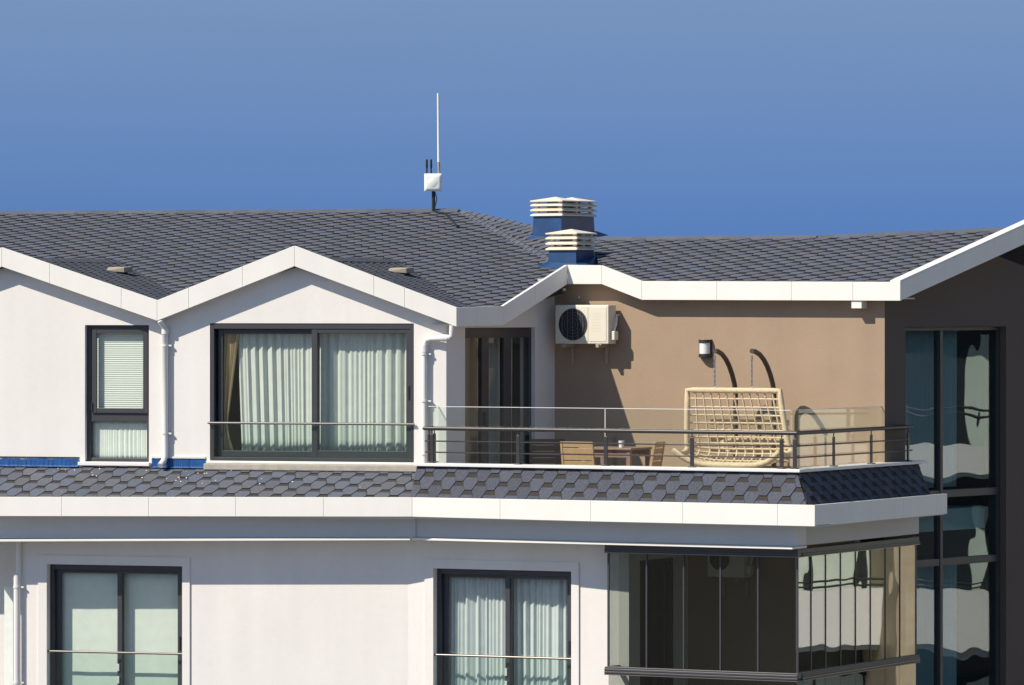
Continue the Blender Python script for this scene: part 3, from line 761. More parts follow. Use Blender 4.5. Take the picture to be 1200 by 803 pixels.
# --- french windows of the lower storey
def french(fr, u0, u1, z0, z1, pl, pm0, pm1, pr, yr, cm, labels, folds, amp, surround):
    b = MB(); rect_frame(b, fr, u0 + .002, u1 - .002, z0, z1 - .002, .10, .22, .06, tt=.075); w = b.build('window', 'frame_dark', building, bevel=.004)
    b = MB(); rect_frame(b, fr, u0 + .063, pm0 + .06, z0 + .05, z1 - .077, .165, .205, .075, tt=.045); b.build('sash', 'frame_dark', w, bevel=.005)
    b = MB(); rect_frame(b, fr, pm0, u1 - .045, z0 + .05, z1 - .077, .11, .155, .07, tt=.04); b.build('sash', 'frame_dark', w, bevel=.005)
    pane(fr, u0 + .13, pm0, z0 + .12, z1 - .12, .18, 'glass_window', w); pane(fr, pm0 + .06, u1 - .11, z0 + .12, z1 - .115, .13, 'glass_window', w)
    zr = fr.z(yr, (u0 + u1)/2)
    tubepart('guard_rail', [fr.P(u0 - .015, .02, zr), fr.P(u1 + .0, .02, zr)], .016, 'rail_bright', w)
    pane(fr, u0 + .012, u1 - .012, z0 + .2, zr - .01, .03, 'glass_guard', w, 'guard_pane', .010)
    for zz in (zr - .16, zr - .33): box_part('bracket', 'steel_cap', w, fr, pm0 + .005, pm0 + .035, .088, .108, zz - .10, zz, .004)
    box_part('handle', 'black_plastic', w, fr, u1 - .085, u1 - .065, .085, .109, zr + .05, zr + .24, .004)
    b = MB(); t = .13                                       # flat raised band round the opening
    b.box(fr, u0 - t, u0 - .001, -.022, -.002, -H + .01, z1 + .125); b.box(fr, u1 + .001, u1 + t - .02, -.022, -.002, -H + .01, z1 + .125); b.box(fr, u0 - .0005, u1 + .0005, -.021, -.002, z1 + .001, z1 + .125)
    b.build('window_surround', 'white_render', building)
    room(fr, u0, u1, z0, z1)
    for (a, c), lb, sd in zip(((u0 + .08, pm0 + .04), (pm0 + .05, u1 - .08)), labels, (21, 22)):
        curtain('roller_screen' if folds < 2 else 'sheer_curtain', fr, a, c, z0 + .03, z1 - .02, (.25 if folds < 2 else .27), cm, lb, folds, amp, sd, cat='blind' if folds < 2 else 'curtain')
    return w
um3 = WB.u(134)
french(WB, w3[0], w3[1], w3z[0], w3z[1], 70, um3, WB.u(145), 209, 765, 'roller', ('flat pale green screen in the lower french window, pane beside the downpipe', 'flat pale green screen in the lower french window, pane with the door handle'), 1, .002, True)
um4 = LW.u(588)
french(LW, w4[0], w4[1], w4z[0], w4z[1], 522, um4, LW.u(596), 664, 770, 'sheer_cool', ('white pleated curtain in the lower french window, half farther from the glazed balcony', 'white pleated curtain in the lower french window, half next to the glazed balcony'), 8, .03, True)

# --- terrace door
b = MB(); rect_frame(b, DW, dw0 + .002, dw1 - .002, ZD + .02, dz1 - .002, .06, .16, .05, tt=.14)
wd_ = dw1 - dw0
for t0, t1 in ((.29, .39), (.60, .71)): b.box(DW, dw0 + wd_*t0, dw0 + wd_*t1, .062, .13, ZD + .07, dz1 - .14)
door = b.build('terrace_door', 'frame_dark', building, bevel=.004)
for t0, t1 in ((.04, .29), (.39, .60), (.71, .96)): pane(DW, dw0 + wd_*t0, dw0 + wd_*t1, ZD + .07, dz1 - .14, .09, 'glass_window', door)
box_part('handle', 'black_plastic', door, DW, dw0 + wd_*.31, dw0 + wd_*.335, .02, .061, ZD + 1.0, ZD + 1.22, .004)
room(DW, dw0, dw1, ZD, dz1, v0=.26, depth=1.6, m='room', e=.05)
curtain('sheer_curtain', DW, dw0 + wd_*.38, dw1 - .08, ZD + .05, dz1 - .1, .33, 'sheer', 'shaded sheer curtain behind the terrace door', 9, .03, 31)
curtain('beige_drape', DW, dw0 + .05, dw0 + wd_*.27, ZD + .05, dz1 - .1, .3, 'drape', 'beige drape behind the first pane of the terrace door', 3, .015, 33)

# --- tall glazing of the wing
b = MB(); rect_frame(b, WG, wg0 + .002, wg1 - .002, -8.6, wz1 - .002, .10, .22, .05)
wm_ = WG.u(1110); b.box(WG, wm_ - .035, wm_ + .035, .09, .20, -8.55, wz1 - .052)
tz = [-2.66, -3.60, -5.6, -6.6]
for zz in tz: b.box(WG, wg0 + .052, wm_ - .036, .10, .20, zz - .06, zz + .04); b.box(WG, wm_ + .036, wg1 - .052, .10, .20, zz - .06, zz + .04)
wing = b.build('window', 'frame_dark', building, bevel=.004)
zz_ = [wz1 - .05] + tz
for zt_, zb_ in zip(zz_, zz_[1:]):
    for a, c in ((wg0 + .05, wm_ - .035), (wm_ + .035, wg1 - .05)): pane(WG, a, c, zb_ + .04, zt_ - (.0 if zt_ == zz_[0] else .06), .14, 'glass_wing', wing)
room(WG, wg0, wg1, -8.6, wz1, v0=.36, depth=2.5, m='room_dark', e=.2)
for a, c, z0, z1, lb, sd in ((wg0 + .05, wg0 + (wg1 - wg0)*.78, -2.6, wz1, 'tall teal looking sheer curtain in the upper glazing of the dark wing', 41), (wg0 + .05, wg0 + (wg1 - wg0)*.78, -5.6, -3.6, 'sheer curtain in the lower glazing of the dark wing, beside the glazed balcony', 42)):
    curtain('sheer_curtain', WG, a, c, z0, z1, .45, 'sheer_cool', lb, 26, .03, sd)
b = MB(); b.box(WG, wg0 - .1, wg1 + .1, .36, 2.6, -3.2, -2.9); b.build('floor_slab', 'far_white', building)

# ------------------------------------------------------------------ terrace: floor, curb, flashing
b = MB()
pts = [RE.xy(cl_u, CV + .05), RE.xy(-CV - .05, CV + .05), FE.xy(FE.u(1075, CV), CV + .05), (BW.xy(0)[0] + .55, BW.xy(0)[1] + .70), IC, (WL.x - .02, WL.y + .02)]
b.hexa([(x, y, ZD - .06) for x, y in pts], [(x, y, ZD) for x, y in pts]); b.build('terrace_floor', 'deck_tile', building)
b = MB(); b.box(RE, cl_u, -CV - .002, CV + .002, CV + .22, ZD, -2.236); b.build('curb', 'white_render', building)
b = MB(); b.box(FE, CV + .221, FE.u(1078, CV), CV + .002, CV + .22, ZD, -2.236); b.build('curb', 'white_render', building)
cvw = CV - .07
b = MB(); b.box(RE, RE.u(487, CV), -cvw, cvw, CV + .24, -2.232, -2.192); b.build('curb_cap', 'steel_cap', building, bevel=.006)
b = MB(); b.box(FE, CV + .242, FE.u(1080, CV), cvw, CV + .24, -2.232, -2.192); b.build('curb_cap', 'steel_cap', building, bevel=.006)
# curb return towards the white wall
c0 = RE.xy(cl_u, CV); CRt = Fr(c0[0], c0[1], 27.5 - 90)
b = MB(); b.box(CRt, .001, .62, -.2, -.002, -2.7, -2.24); b.build('curb', 'white_render', building)
# blue waterproofing between the skirt roof and the white wall, torn along its top
def flash(pa, pb, seed):
    rn = random.Random(seed); b = MB(); n = 26; ua, ub = WL.u(pa), WL.u(pb); f, k = [], []
    tops = []
    for i in range(n + 1):
        u = ua + (ub - ua)*i/n; zt_ = WL.z(537.5, u) + rn.uniform(-.008, .006) + (.02 if i % 9 == 0 else 0)
        tops.append((u, zt_))
    for (a, za), (c, zc) in zip(tops, tops[1:]):
        b.poly([WL.P(a, -.006, -2.45), WL.P(c, -.006, -2.45), WL.P(c, -.006 - rn.uniform(0, .006), zc), WL.P(a, -.006, za)])
        b.poly([WL.P(a, -.006, -2.285), WL.P(c, -.006, -2.285), WL.P(c, -.075, -2.305), WL.P(a, -.075, -2.305)])
    return b.build('flashing', 'blue_membrane', building)
flash(-40, 93, 1); flash(178, 241, 2)
b = MB(); b.box(WL, WL.u(-40), WL.u(93), -.012, -.002, WL.z(536.5, WL.u(40)), WL.z(535.2, WL.u(40))); b.build('flashing_bar', 'felt', building)
b = MB(); b.box(WL, WL.u(178), WL.u(241), -.02, -.002, WL.z(537.2, WL.u(210)), WL.z(535, WL.u(210))); b.build('wall_skirting', 'steel_cap', building)
# droppings on the skirt roof
b = MB(); rn = random.Random(4)
for i in range(40):
    a = rn.uniform(LE.u(5), LE.u(470)) if rn.random() < .3 else LE.u(rn.gauss(200, 25)) if rn.random() < .6 else LE.u(rn.gauss(60, 30)); c = ln3 - abs(rn.gauss(0, .28)) - .03
    if c < .05: continue
    r_ = rn.uniform(.004, .012); b.poly([S3.P(a + r_*math.cos(t)*rn.uniform(.6, 1.2), c + r_*math.sin(t)*rn.uniform(.6, 1.4), .020) for t in [k*6.283/7 for k in range(7)]])
o = b.build('bird_droppings', 'dropping', skirt3); o['kind'] = 'stuff'

# ------------------------------------------------------------------ railing
RV = .50; ZR = -1.725
rail = thing('balcony_railing', RE.P(-2.5, RV, -2.192), 'dark metal balcony railing with a thick top rail and two thin rods', 'railing')
ul = RE.u(498, RV); fr_end = FE.u(1068, RV)
lx = RE.xy(ul, RV); RT = Fr(lx[0], lx[1], 27.5 - 90)        # short return at the left end
def oval(b, pts, hw, hh):
    k = len(b.v); N = len(pts)
    dirs = [(Vector(q) - Vector(p)).normalized() for p, q in zip(pts, pts[1:])]
    for i, p in enumerate(pts):
        d = dirs[0] if i == 0 else dirs[-1] if i == N - 1 else (dirs[i-1] + dirs[i]).normalized(); s_ = Vector((d.y, -d.x, 0)).normalized()
        for j in range(12): t = 6.2832*j/12; b.v.append(tuple(Vector(p) + s_*hw*math.cos(t) + Vector((0, 0, hh*math.sin(t)))))
    for i in range(N - 1):
        for j in range(12): b.f.append((k + i*12 + j, k + i*12 + (j + 1) % 12, k + (i + 1)*12 + (j + 1) % 12, k + (i + 1)*12 + j)); b.m.append(0); b.r.append(0.0)
    for e, st in ((0, -1), (N - 1, 1)): b.f.append(tuple(range(k + e*12, k + e*12 + 12))); b.m.append(0); b.r.append(0.0)
b = MB(); oval(b, [RT.P(.22, 0, ZR), RE.P(ul, RV, ZR), RE.P(-RV, RV, ZR), FE.P(fr_end, RV, ZR)], .038, .027); b.build('top_rail', 'rail_metal', rail, smooth=True)
for zz in (-1.895, -2.045):
    tubepart('rod', [RT.P(.25, .0, zz), RE.P(ul, RV, zz), RE.P(-RV, RV, zz), FE.P(fr_end + .03, RV, zz)], .0095, 'rail_metal', rail, 8)
def post(fr, u, v):
    b = MB(); w = .026
    b.box(fr, u - w, u + w, v - .011, v + .011, -2.188, ZR - .075)
    b.box(fr, u - .007, u + .007, v - .007, v + .007, ZR - .0745, ZR - .012)
    b.box(fr, u - w - .02, u + w + .02, v - .045, v + .045, -2.19, -2.178)
    p = b.build('post', 'rail_metal', rail, bevel=.003)
for px in (506, 607, 710, 811, 916): post(RE, RE.u(px, RV), RV)
post(RE, -RV - .01, RV)
for px in (977, 1021, 1064): post(FE, FE.u(px, RV), RV)
for q in (.13, .30): post(RT, q*.9, .0)
# frameless glass behind it
GVv = .63; zg1, zg0 = -1.437, -2.30
gb = thing('glass_balustrade', RE.P(-2.5, GVv, zg0), 'clear frameless glass balustrade panels behind the dark railing', 'balustrade')
gu = [RE.u(502, GVv), RE.u(709, GVv), -GVv]
for a, c in zip(gu, gu[1:]):
    pane(RE, a + .006, c - .006, zg0, zg1, GVv, 'glass_clear', gb, 'glass_panel', .010)
    box_part('edge_glint', 'opal', gb, RE, a + .006, c - .006, GVv, GVv + .010, zg1 + .001, zg1 + .008)  # glint of the glass edges, put in as thin white strips
box_part('edge_glint', 'opal', gb, RE, gu[1] - .004, gu[1] + .004, GVv, GVv + .010, zg0, zg1)
ge = FE.u(1065, GVv)
pane(FE, GVv + .02, ge, zg0, zg1, GVv, 'glass_clear', gb, 'glass_panel', .010)
box_part('edge_glint', 'opal', gb, FE, GVv + .02, ge, GVv, GVv + .010, zg1 + .001, zg1 + .008)
gx_ = RE.xy(gu[0], GVv); GR = Fr(gx_[0], gx_[1], 27.5 - 90)
pane(GR, .02, .44, zg0, zg1, 0, 'glass_clear', gb, 'glass_panel', .010)
box_part('edge_glint', 'opal', gb, GR, .02, .44, 0, .010, zg1 + .001, zg1 + .008)
box_part('edge_glint', 'opal', gb, GR, .442, .452, 0, .010, zg0, zg1)

# ------------------------------------------------------------------ air conditioner
def ac_unit(fr, u0, u1, z0, z1, d, label):
    a = thing('air_conditioner', fr.P((u0 + u1)/2, d/2, z0), label, 'air conditioner', 'air conditioner units on the walls')
    b = MB(); b.box(fr, u0, u1, 0, d, z0, z1); b.build('casing', 'ac_body', a, bevel=.012)
    w, h = u1 - u0, z1 - z0; cu, cz, r = u0 + w*.34, (z0 + z1)/2, min(w*.27, h*.42)
    b = MB(); b.box(fr, u0 + w*.05, u0 + w*.62, -.006, -.001, z0 + h*.06, z1 - h*.05); b.build('fan_panel', 'ac_body', a, bevel=.003)
    b = MB(); b.poly([fr.P(cu + r*math.cos(t), -.0075, cz + r*math.sin(t)) for t in [k*6.2832/40 for k in range(40)]]); b.build('fan_opening', 'ac_dark', a)
    b = MB()
    for k in range(1, 6):
        rr = r*(k/5.2); b.tube([fr.P(cu + rr*math.cos(t), -.016, cz + rr*math.sin(t)) for t in [q*6.2832/32 for q in range(32)]], .0022, 5, closed=True)
    for x in (-.72, -.36, 0, .36, .72):
        q = r*math.sqrt(1 - x*x); b.tube([fr.P(cu + r*x, -.018, cz - q), fr.P(cu + r*x, -.018, cz + q)], .0032, 5)
    b.build('fan_guard', 'ac_wire', a, smooth=True)
    b = MB(); b.box(fr, u0 + w*.64, u1 - w*.04, -.006, -.001, z0 + h*.06, z1 - h*.05); b.build('front_panel', 'ac_body', a, bevel=.004)
    b = MB()
    for k in range(7): b.box(fr, u0 + w*.70, u0 + w*.86, -.008, -.0055, z1 - h*.22 - k*h*.075, z1 - h*.215 - k*h*.075)
    b.build('vent_slots', 'soffit', a)
    b = MB(); b.box(fr, u1 + .001, u1 + .008, .05, d - .05, z0 + h*.1, z1 - h*.08); b.build('side_panel', 'ac_body', a, bevel=.003)
    box_part('valve_cover', 'ac_body', a, fr, u1 + .009, u1 + .07, .05, .17, z0 + h*.10, z0 + h*.33, .008)
    tubepart('pipe', [fr.P(u1 + .03, .11, z0 + h*.33), fr.P(u1 + .06, .12, z0 + h*.5), fr.P(u1 + .05, .16, z0 + h*.68), fr.P(u1 + .01, d - .02, z0 + h*.74), fr.P(u1 + .01, d + .06, z0 + h*.74)], .014, 'pipe_white', a)
    for t in (.14, .78):
        b = MB(); x = u0 + w*t; b.box(fr, x, x + .045, -.03, d + .058, z0 - .05, z0 - .002); b.box(fr, x + .002, x + .043, d + .01, d + .057, z0 - .28, z0 - .052)
        b.build('bracket', 'weathered_metal', a, bevel=.004)
        box_part('foot', 'weathered_metal', a, fr, x - .02, x + .07, .0, .06, z0 - .02, z0 - .0005, .004)
    return a
AF_ = BW.off(-.30)
au0, au1 = AF_.u(650.5), AF_.u(713)
ac_unit(AF_, au0, au1, AF_.z(403, au0), AF_.z(357.5, au0), .24, 'cream air conditioner unit mounted high on the brown terrace wall')

# ------------------------------------------------------------------ wall lamp
LF = BW.off(-.16); lu0, lu1 = LF.u(815), LF.u(828.5); lz0_, lz1_ = LF.z(419, lu0), LF.z(398, lu0); lm = (lu0 + lu1)/2; lr = (lu1 - lu0)/2
lamp = thing('wall_lamp', BW.P(lm, -.08, lz0_), 'dark half round wall lamp with a white diffuser on the brown wall', 'lamp')
def halfround(b, r, z0, z1, vb): b.hexa([(*LF.xy(lm + r*math.cos(t), vb - r*math.sin(t)), z0) for t in [math.pi*k/14 for k in range(15)]], [(*LF.xy(lm + r*math.cos(t), vb - r*math.sin(t)), z1) for t in [math.pi*k/14 for k in range(15)]])
b = MB(); halfround(b, lr, lz1_ - .045, lz1_, .12); b.build('top_cap', 'rail_metal', lamp, bevel=.004)
b = MB(); halfround(b, lr, lz0_, lz0_ + .05, .12); b.build('bottom_cap', 'rail_metal', lamp, bevel=.004)
b = MB(); halfround(b, lr - .012, lz0_ + .051, lz1_ - .046, .12); b.build('diffuser', 'opal', lamp)
box_part('back_plate', 'rail_metal', lamp, LF, lu0 - .003, lu1 + .003, .121, .158, lz0_ - .003, lz1_ + .003, .003)

# ------------------------------------------------------------------ downpipes
def clampp(fr, u, v, z, parent, r):
    b = MB(); b.tube([fr.P(u, v, z - .014), fr.P(u, v, z + .014)], r + .007, 14); b.box(fr, u + r, u + r + .05, v - .008, v + .008, z - .012, z + .012); b.box(fr, u + r + .03, u + r + .045, v, .0, z - .01, z + .01); b.build('clamp', 'pipe_white', parent, smooth=True)
pv = -.052; r_ = .042
pu = WL.u(193.5, pv); zt_, zb_ = WL.z(377, pu, pv), WL.z(543, pu, pv)
dp = thing('downpipe', WL.P(pu, pv, zb_), 'white downpipe under the valley between the two gables', 'downpipe', 'white downpipes on the walls')
tubepart('pipe', [WL.P(pu - .07, GV + .12, zt_ + .06), WL.P(pu - .03, pv - .10, zt_ - .0), WL.P(pu, pv, zt_ - .10), WL.P(pu, pv, zb_ + .10), WL.P(pu - .01, pv - .03, zb_ + .03), WL.P(pu - .03, pv - .11, zb_ - .03)], r_, 'pipe_white', dp, 16)
b = MB(); b.tube([WL.P(pu, pv, zt_ - .17), WL.P(pu, pv, zt_ - .09)], r_ + .008, 16); b.build('collar', 'pipe_white', dp, smooth=True)
for y in (405, 508): clampp(WL, pu, pv, WL.z(y, pu, pv), dp, r_)
pu = WL.u(497.5, pv); zb_ = WL.z(545, pu, pv); ze = WL.z(396, pu, pv); pe = WL.u(529, pv - .05)
dp = thing('downpipe', WL.P(pu, pv, zb_), 'white downpipe with an elbow at the corner beside the balcony railing', 'downpipe', 'white downpipes on the walls')
tubepart('pipe', [WL.P(pe + .03, -.16, WL.z(384, pe) + .03), WL.P(pe + .025, -.16, ze + .03), WL.P(pe - .01, -.14, ze + .005), WL.P(pe - .05, -.12, ze), WL.P(pu + .10, pv - .01, ze - .01), WL.P(pu + .03, pv, ze - .03), WL.P(pu, pv, ze - .10), WL.P(pu, pv, zb_)], r_*.92, 'pipe_white', dp, 16)
b = MB(); b.tube([WL.P(pu, pv, ze - .20), WL.P(pu, pv, ze - .10)], r_ + .010, 16); b.build('collar', 'pipe_white', dp, smooth=True)
b = MB(); b.tube([WL.P(pe - .12, -.12, ze - .003), WL.P(pe - .04, -.125, ze - .001)], r_ + .006, 16); b.build('collar', 'pipe_white', dp, smooth=True)
for y in (415, 470, 532): clampp(WL, pu, pv, WL.z(y, pu, pv), dp, r_)
pu = WB.u(20, pv); 
dp = thing('downpipe', WB.P(pu, pv, -H), 'white downpipe of the lower storey beside the french window with flat screens', 'downpipe', 'white downpipes on the walls')
tubepart('pipe', [WB.P(pu, pv, -H + .02), WB.P(pu, pv, WB.z(672, pu))], .048, 'pipe_white', dp, 16); tubepart('pipe', [WB.P(pu + .02, pv + .01, WB.z(673, pu)), WB.P(pu + .02, pv + .01, -3.12)], .036, 'pipe_white', dp, 16)
for y in (688, 800): clampp(WB, pu, pv, WB.z(y, pu, pv), dp, .048)

# ------------------------------------------------------------------ chimneys
def chimney(px0, pxe, px1, yb, yc, yt, plane, n_caps):
    base = ray_plane(pxe, yb, plane.p0, plane.n)
    f = Fr(base.x, base.y, 33)                               # u = 0 at the near vertical edge
    w = -f.u(px0); d = Fr(base.x, base.y, 33 - 90).u(px1)
    zb, zc, zt = base.z - .35, f.z(yc, 0), f.z(yt, 0)
    b = MB(); t = .03
    b.hexa([f.P(-w - t, -t, zb), f.P(t, -t, zb), f.P(t, d + t, zb), f.P(-w - t, d + t, zb)], [f.P(-w, 0, zc), f.P(0, 0, zc), f.P(0, d, zc), f.P(-w, d, zc)])
    ch = b.build('chimney', 'blue_metal', building, bevel=.004)
    b = MB(); b.box(f, -w*.5 - .03, -w*.5 + .03, .03, d - .03, zc + .001, zt - .02); b.build('core', 'louvre_inside', ch)
    o = .035; n = 3; hgt = (zt - zc)/(n + .55)
    for i in range(n):
        z = zc + .004 + i*hgt; hh = hgt*.74
        b = MB()
        lo = [f.P(-w - o, -o, z), f.P(o, -o, z), f.P(o, d + o, z), f.P(-w - o, d + o, z)]; hi = [f.P(-w + .03, .03, z + hh), f.P(-.03, .03, z + hh), f.P(-.03, d - .03, z + hh), f.P(-w + .03, d - .03, z + hh)]
        lo2 = [(x, y, z + hh*.35) for x, y, _ in lo]
        b.hexa(lo, lo2); b.hexa([(x, y, zz + .001) for x, y, zz in lo2], hi); b.build('louvre_blade', 'louvre', ch, bevel=.004)
    for i in range(n_caps):
        d0, d1 = d*i/n_caps, d*(i + 1)/n_caps; z = zc + n*hgt
        lo = [f.P(-w - o, d0 - (o if i == 0 else -.002), z), f.P(o, d0 - (o if i == 0 else -.002), z), f.P(o, d1 + (o if i == n_caps - 1 else 0), z), f.P(-w - o, d1 + (o if i == n_caps - 1 else 0), z)]
        lo2 = [(x, y, z + hgt*.22) for x, y, _ in lo]; ap = f.P(-w/2, (d0 + d1)/2, zt + .035)
        b = MB(); b.hexa(lo, lo2)
        for p, q in zip(lo2, lo2[1:] + lo2[:1]): b.poly([p, q, ap])
        b.build('cap', 'louvre', ch)
    for (x, y) in ((-w + .02, .0), (-.07, .0), (-.07, d - .07), (-w + .02, d - .07), (-.07, d/2 - .035)):
        box_part('corner_post', 'louvre', ch, f, x, x + .05, y + .02, y + .07, zc + .002, zc + n*hgt)
    b = MB(); k = .16
    lo = [f.P(-w - k, -k, base.z + .0), f.P(k, -k, base.z - .02), f.P(k, d + k, base.z + .10), f.P(-w - k, d + k, base.z + .10)]
    b.hexa(lo, [f.P(-w - t, -t, base.z + .08), f.P(t, -t, base.z + .06), f.P(t, d + t, base.z + .16), f.P(-w - t, d + t, base.z + .16)]); b.build('base_flashing', 'blue_metal', ch)
    return ch
chimney(643, 675, 696, 314, 293.5, 271, SM, 1)
chimney(625, 658, 696, 283, 253.5, 233, SM, 2)

# roof vents on the gables
def vent(px, py, Sg):
    p = ray_plane(px, py, Sg.p0, Sg.n); f = Fr(p.x, p.y, LYAW)
    b = MB(); w = .15; z = p.z - .005
    b.hexa([f.P(-w, -.12, z + .035), f.P(w*.9, -.12, z + .01), f.P(w*.9, .22, z + .02), f.P(-w, .22, z + .045)], [f.P(-w*.8, -.11, z + .085), f.P(w*.9, -.13, z + .085), f.P(w*.9, .20, z + .095), f.P(-w*.8, .18, z + .095)])
    v = b.build('roof_vent', 'weathered_metal', building, bevel=.008)
    box_part('collar', 'shingle_dark', v, f, -.07, .10, -.06, .10, z - .06, z + .02)
vent(139, 320, gab[0][0]); vent(469, 321, gab[2][0])

# ------------------------------------------------------------------ antenna on the ridge
ap = ray_plane(508.5, 248.5, SM.p0, SM.n); AN = Fr(ap.x, ap.y - .02, 6)
def az(y): return (YH - y)/FPX*ap.y
ant = thing('antenna_mast', (ap.x, ap.y, ap.z - .02), 'white antenna box with a tall white rod on a black pole at the roof ridge', 'antenna')
tubepart('pole', [AN.P(-.005, 0, ap.z - .15), AN.P(-.01, .02, az(205))], .028, 'black_plastic', ant)
b = MB(); cu_ = AN.u(508); hw = .135; zc_ = az(214); N = 20
for j in range(N + 1):
    for i in range(N + 1):
        x, y = 2*i/N - 1, 2*j/N - 1; q = (1 - abs(x)**6)*(1 - abs(y)**6); rr = math.hypot(x, y); b.v.append(AN.P(cu_ + x*hw, -.06 - .035*q - .012*max(0, 1 - rr*rr*3), zc_ + y*hw))
for j in range(N):
    for i in range(N): k = j*(N + 1) + i; b.f.append((k, k + 1, k + N + 2, k + N + 1)); b.m.append(0); b.r.append(0.0)
b.box(AN, cu_ - hw, cu_ + hw, -.0595, -.01, zc_ - hw, zc_ + hw); b.build('antenna_box', 'antenna_white', ant)
xr = AN.u(514)
tubepart('rod', [AN.P(xr + .005, -.03, az(190)), AN.P(xr - .005, -.03, az(109.5))], [.021, .016], 'antenna_white', ant)
tubepart('rod_mount', [AN.P(xr + .01, -.03, az(204)), AN.P(xr + .005, -.03, az(189))], .020, 'weathered_metal', ant)
for px in (500.5, 505.5): q = AN.u(px); tubepart('whip', [AN.P(q, -.03, az(204)), AN.P(q, -.03, az(198)), AN.P(q, -.03, az(196)), AN.P(q, -.03, az(187))], [.012, .012, .017, .015], 'black_plastic', ant, 8)
tubepart('cable', [AN.P(.02, -.04, az(225)), AN.P(.05, -.03, az(233)), AN.P(.02, -.03, az(243))], .009, 'black_plastic', ant, 6)
pts = [Vector(SM.P(*SM.ray(x, y), .03)) for x, y in ((510, 250), (515, 251.5), (522, 252.5), (526, 256), (531, 262), (536, 268))]
o = tubepart('roof_cable', pts, .018, 'black_plastic', None, 6); tag(o, 'black cable lying on the roof below the antenna pole', 'cable')

# ------------------------------------------------------------------ hanging basket seat
SWV = -.95
tips = [BW.u(837.5, SWV), BW.u(881, SWV)]; posts = [BW.u(862, -.30), BW.u(907, -.30)]; ztip = BW.z(413, tips[0], SWV)
sw = thing('hanging_basket_seat', BW.P(sum(posts)/2, -.6, ZD), 'woven rattan hanging basket seat on two curved dark posts', 'swing seat')
for ut, up in zip(tips, posts):
    zt_ = BW.z(455, up, -.30)
    pts = [BW.P(up, -.30, ZD), BW.P(up, -.30, zt_ - .5), BW.P(up, -.30, zt_ - .05)]
    for t in (.15, .3, .45, .6, .75, .9, 1.0):
        a_ = t*1.15; pts.append(BW.P(up + (ut - up)*t**1.4, -.30 + (SWV + .30)*t**1.5, zt_ - .05 + (ztip - zt_ + .07)*math.sin(t*1.5708)**1.1))
    tubepart('post', pts, .034, 'stand_metal', sw, 12)
    zz = BW.z(454, ut, SWV); n = int((ztip - .05 - zz)/.034); b = MB()
    for i in range(n):
        z = zz + .034*(i + .5); b.tube([BW.P(ut + (.012*math.cos(t) if i % 2 else 0), SWV + (0 if i % 2 else .012*math.cos(t)), z + .024*math.sin(t)) for t in [k*6.2832/8 for k in range(8)]], .0055, 5, closed=True)
    b.tube([BW.P(ut, SWV, ztip - .10), BW.P(ut, SWV, ztip - .04)], .014, 8); b.build('chain', 'chain', sw, smooth=True)
b = MB(); fz = ZD + .03
b.tube([BW.P(posts[0] - .35, -.30, fz), BW.P(posts[0], -.30, fz), BW.P(posts[1], -.30, fz), BW.P(posts[1] + .3, -.3, fz)], .035, 10); b.tube([BW.P(posts[0] - .1, -1.9, fz), BW.P(posts[0], -.31, fz)], .035, 10); b.tube([BW.P(posts[1] + .1, -1.9, fz), BW.P(posts[1], -.31, fz)], .035, 10)
b.build('stand_base', 'stand_metal', sw, smooth=True)
ctr = (BW.u(805, SWV) + BW.u(913, SWV))/2; hw0 = (BW.u(913, SWV) - BW.u(805, SWV))/2; ztop = BW.z(456, ctr, SWV)
def shell(t, s):                                            # t across -1..1, s from the top of the back round to the front of the seat
    hw = hw0*(1 + .13*min(1, s*1.6)); th = s*2.0
    v = SWV + .02 + .22*math.sin(min(th, 1.57)) - (max(0, th - 1.15)**1.3)*.85
    z = ztop - 1.0*math.sin(min(th*.86, 1.5708)) - .02
    e = abs(t)**4
    return BW.P(ctr + t*hw + .16*s, v - .22*e*math.sin(s*2.6), z + .22*e*max(0, s - .45)*1.6)
NT, NS = 12, 15
seat = MB(); 
for i in range(1, NT): t = 2*i/NT - 1; seat.tube([shell(t, k/20) for k in range(21)], .0155, 6)
for j in range(1, NS): s_ = j/NS; seat.tube([shell(2*k/20 - 1, s_) for k in range(21)], .0145, 6)
for i in range(1, 2*NT):                                    # denser weave near the bottom of the seat
    t = i/NT - 1; seat.tube([shell(t, .7 + .3*k/8) for k in range(9)], .007, 5)
weave = seat.build('basket_weave', 'rattan', sw, smooth=True)
for k in range(5):                                          # broad pale slats of the bench inside
    z = ztop - .42 - k*.125; box_part('bench_slat', 'rattan', sw, BW, ctr - hw0*.72, ctr + hw0*.98, SWV + .34, SWV + .37, z - .075, z, .006)
rim = MB(); loop = [shell(2*k/16 - 1, 0) for k in range(17)] + [shell(1, k/14) for k in range(1, 15)] + [shell(1 - 2*k/16, 1) for k in range(1, 17)] + [shell(-1, 1 - k/14) for k in range(1, 14)]
rim.tube(loop, .040, 10, closed=True); rim.build('rim', 'rattan', sw, smooth=True)

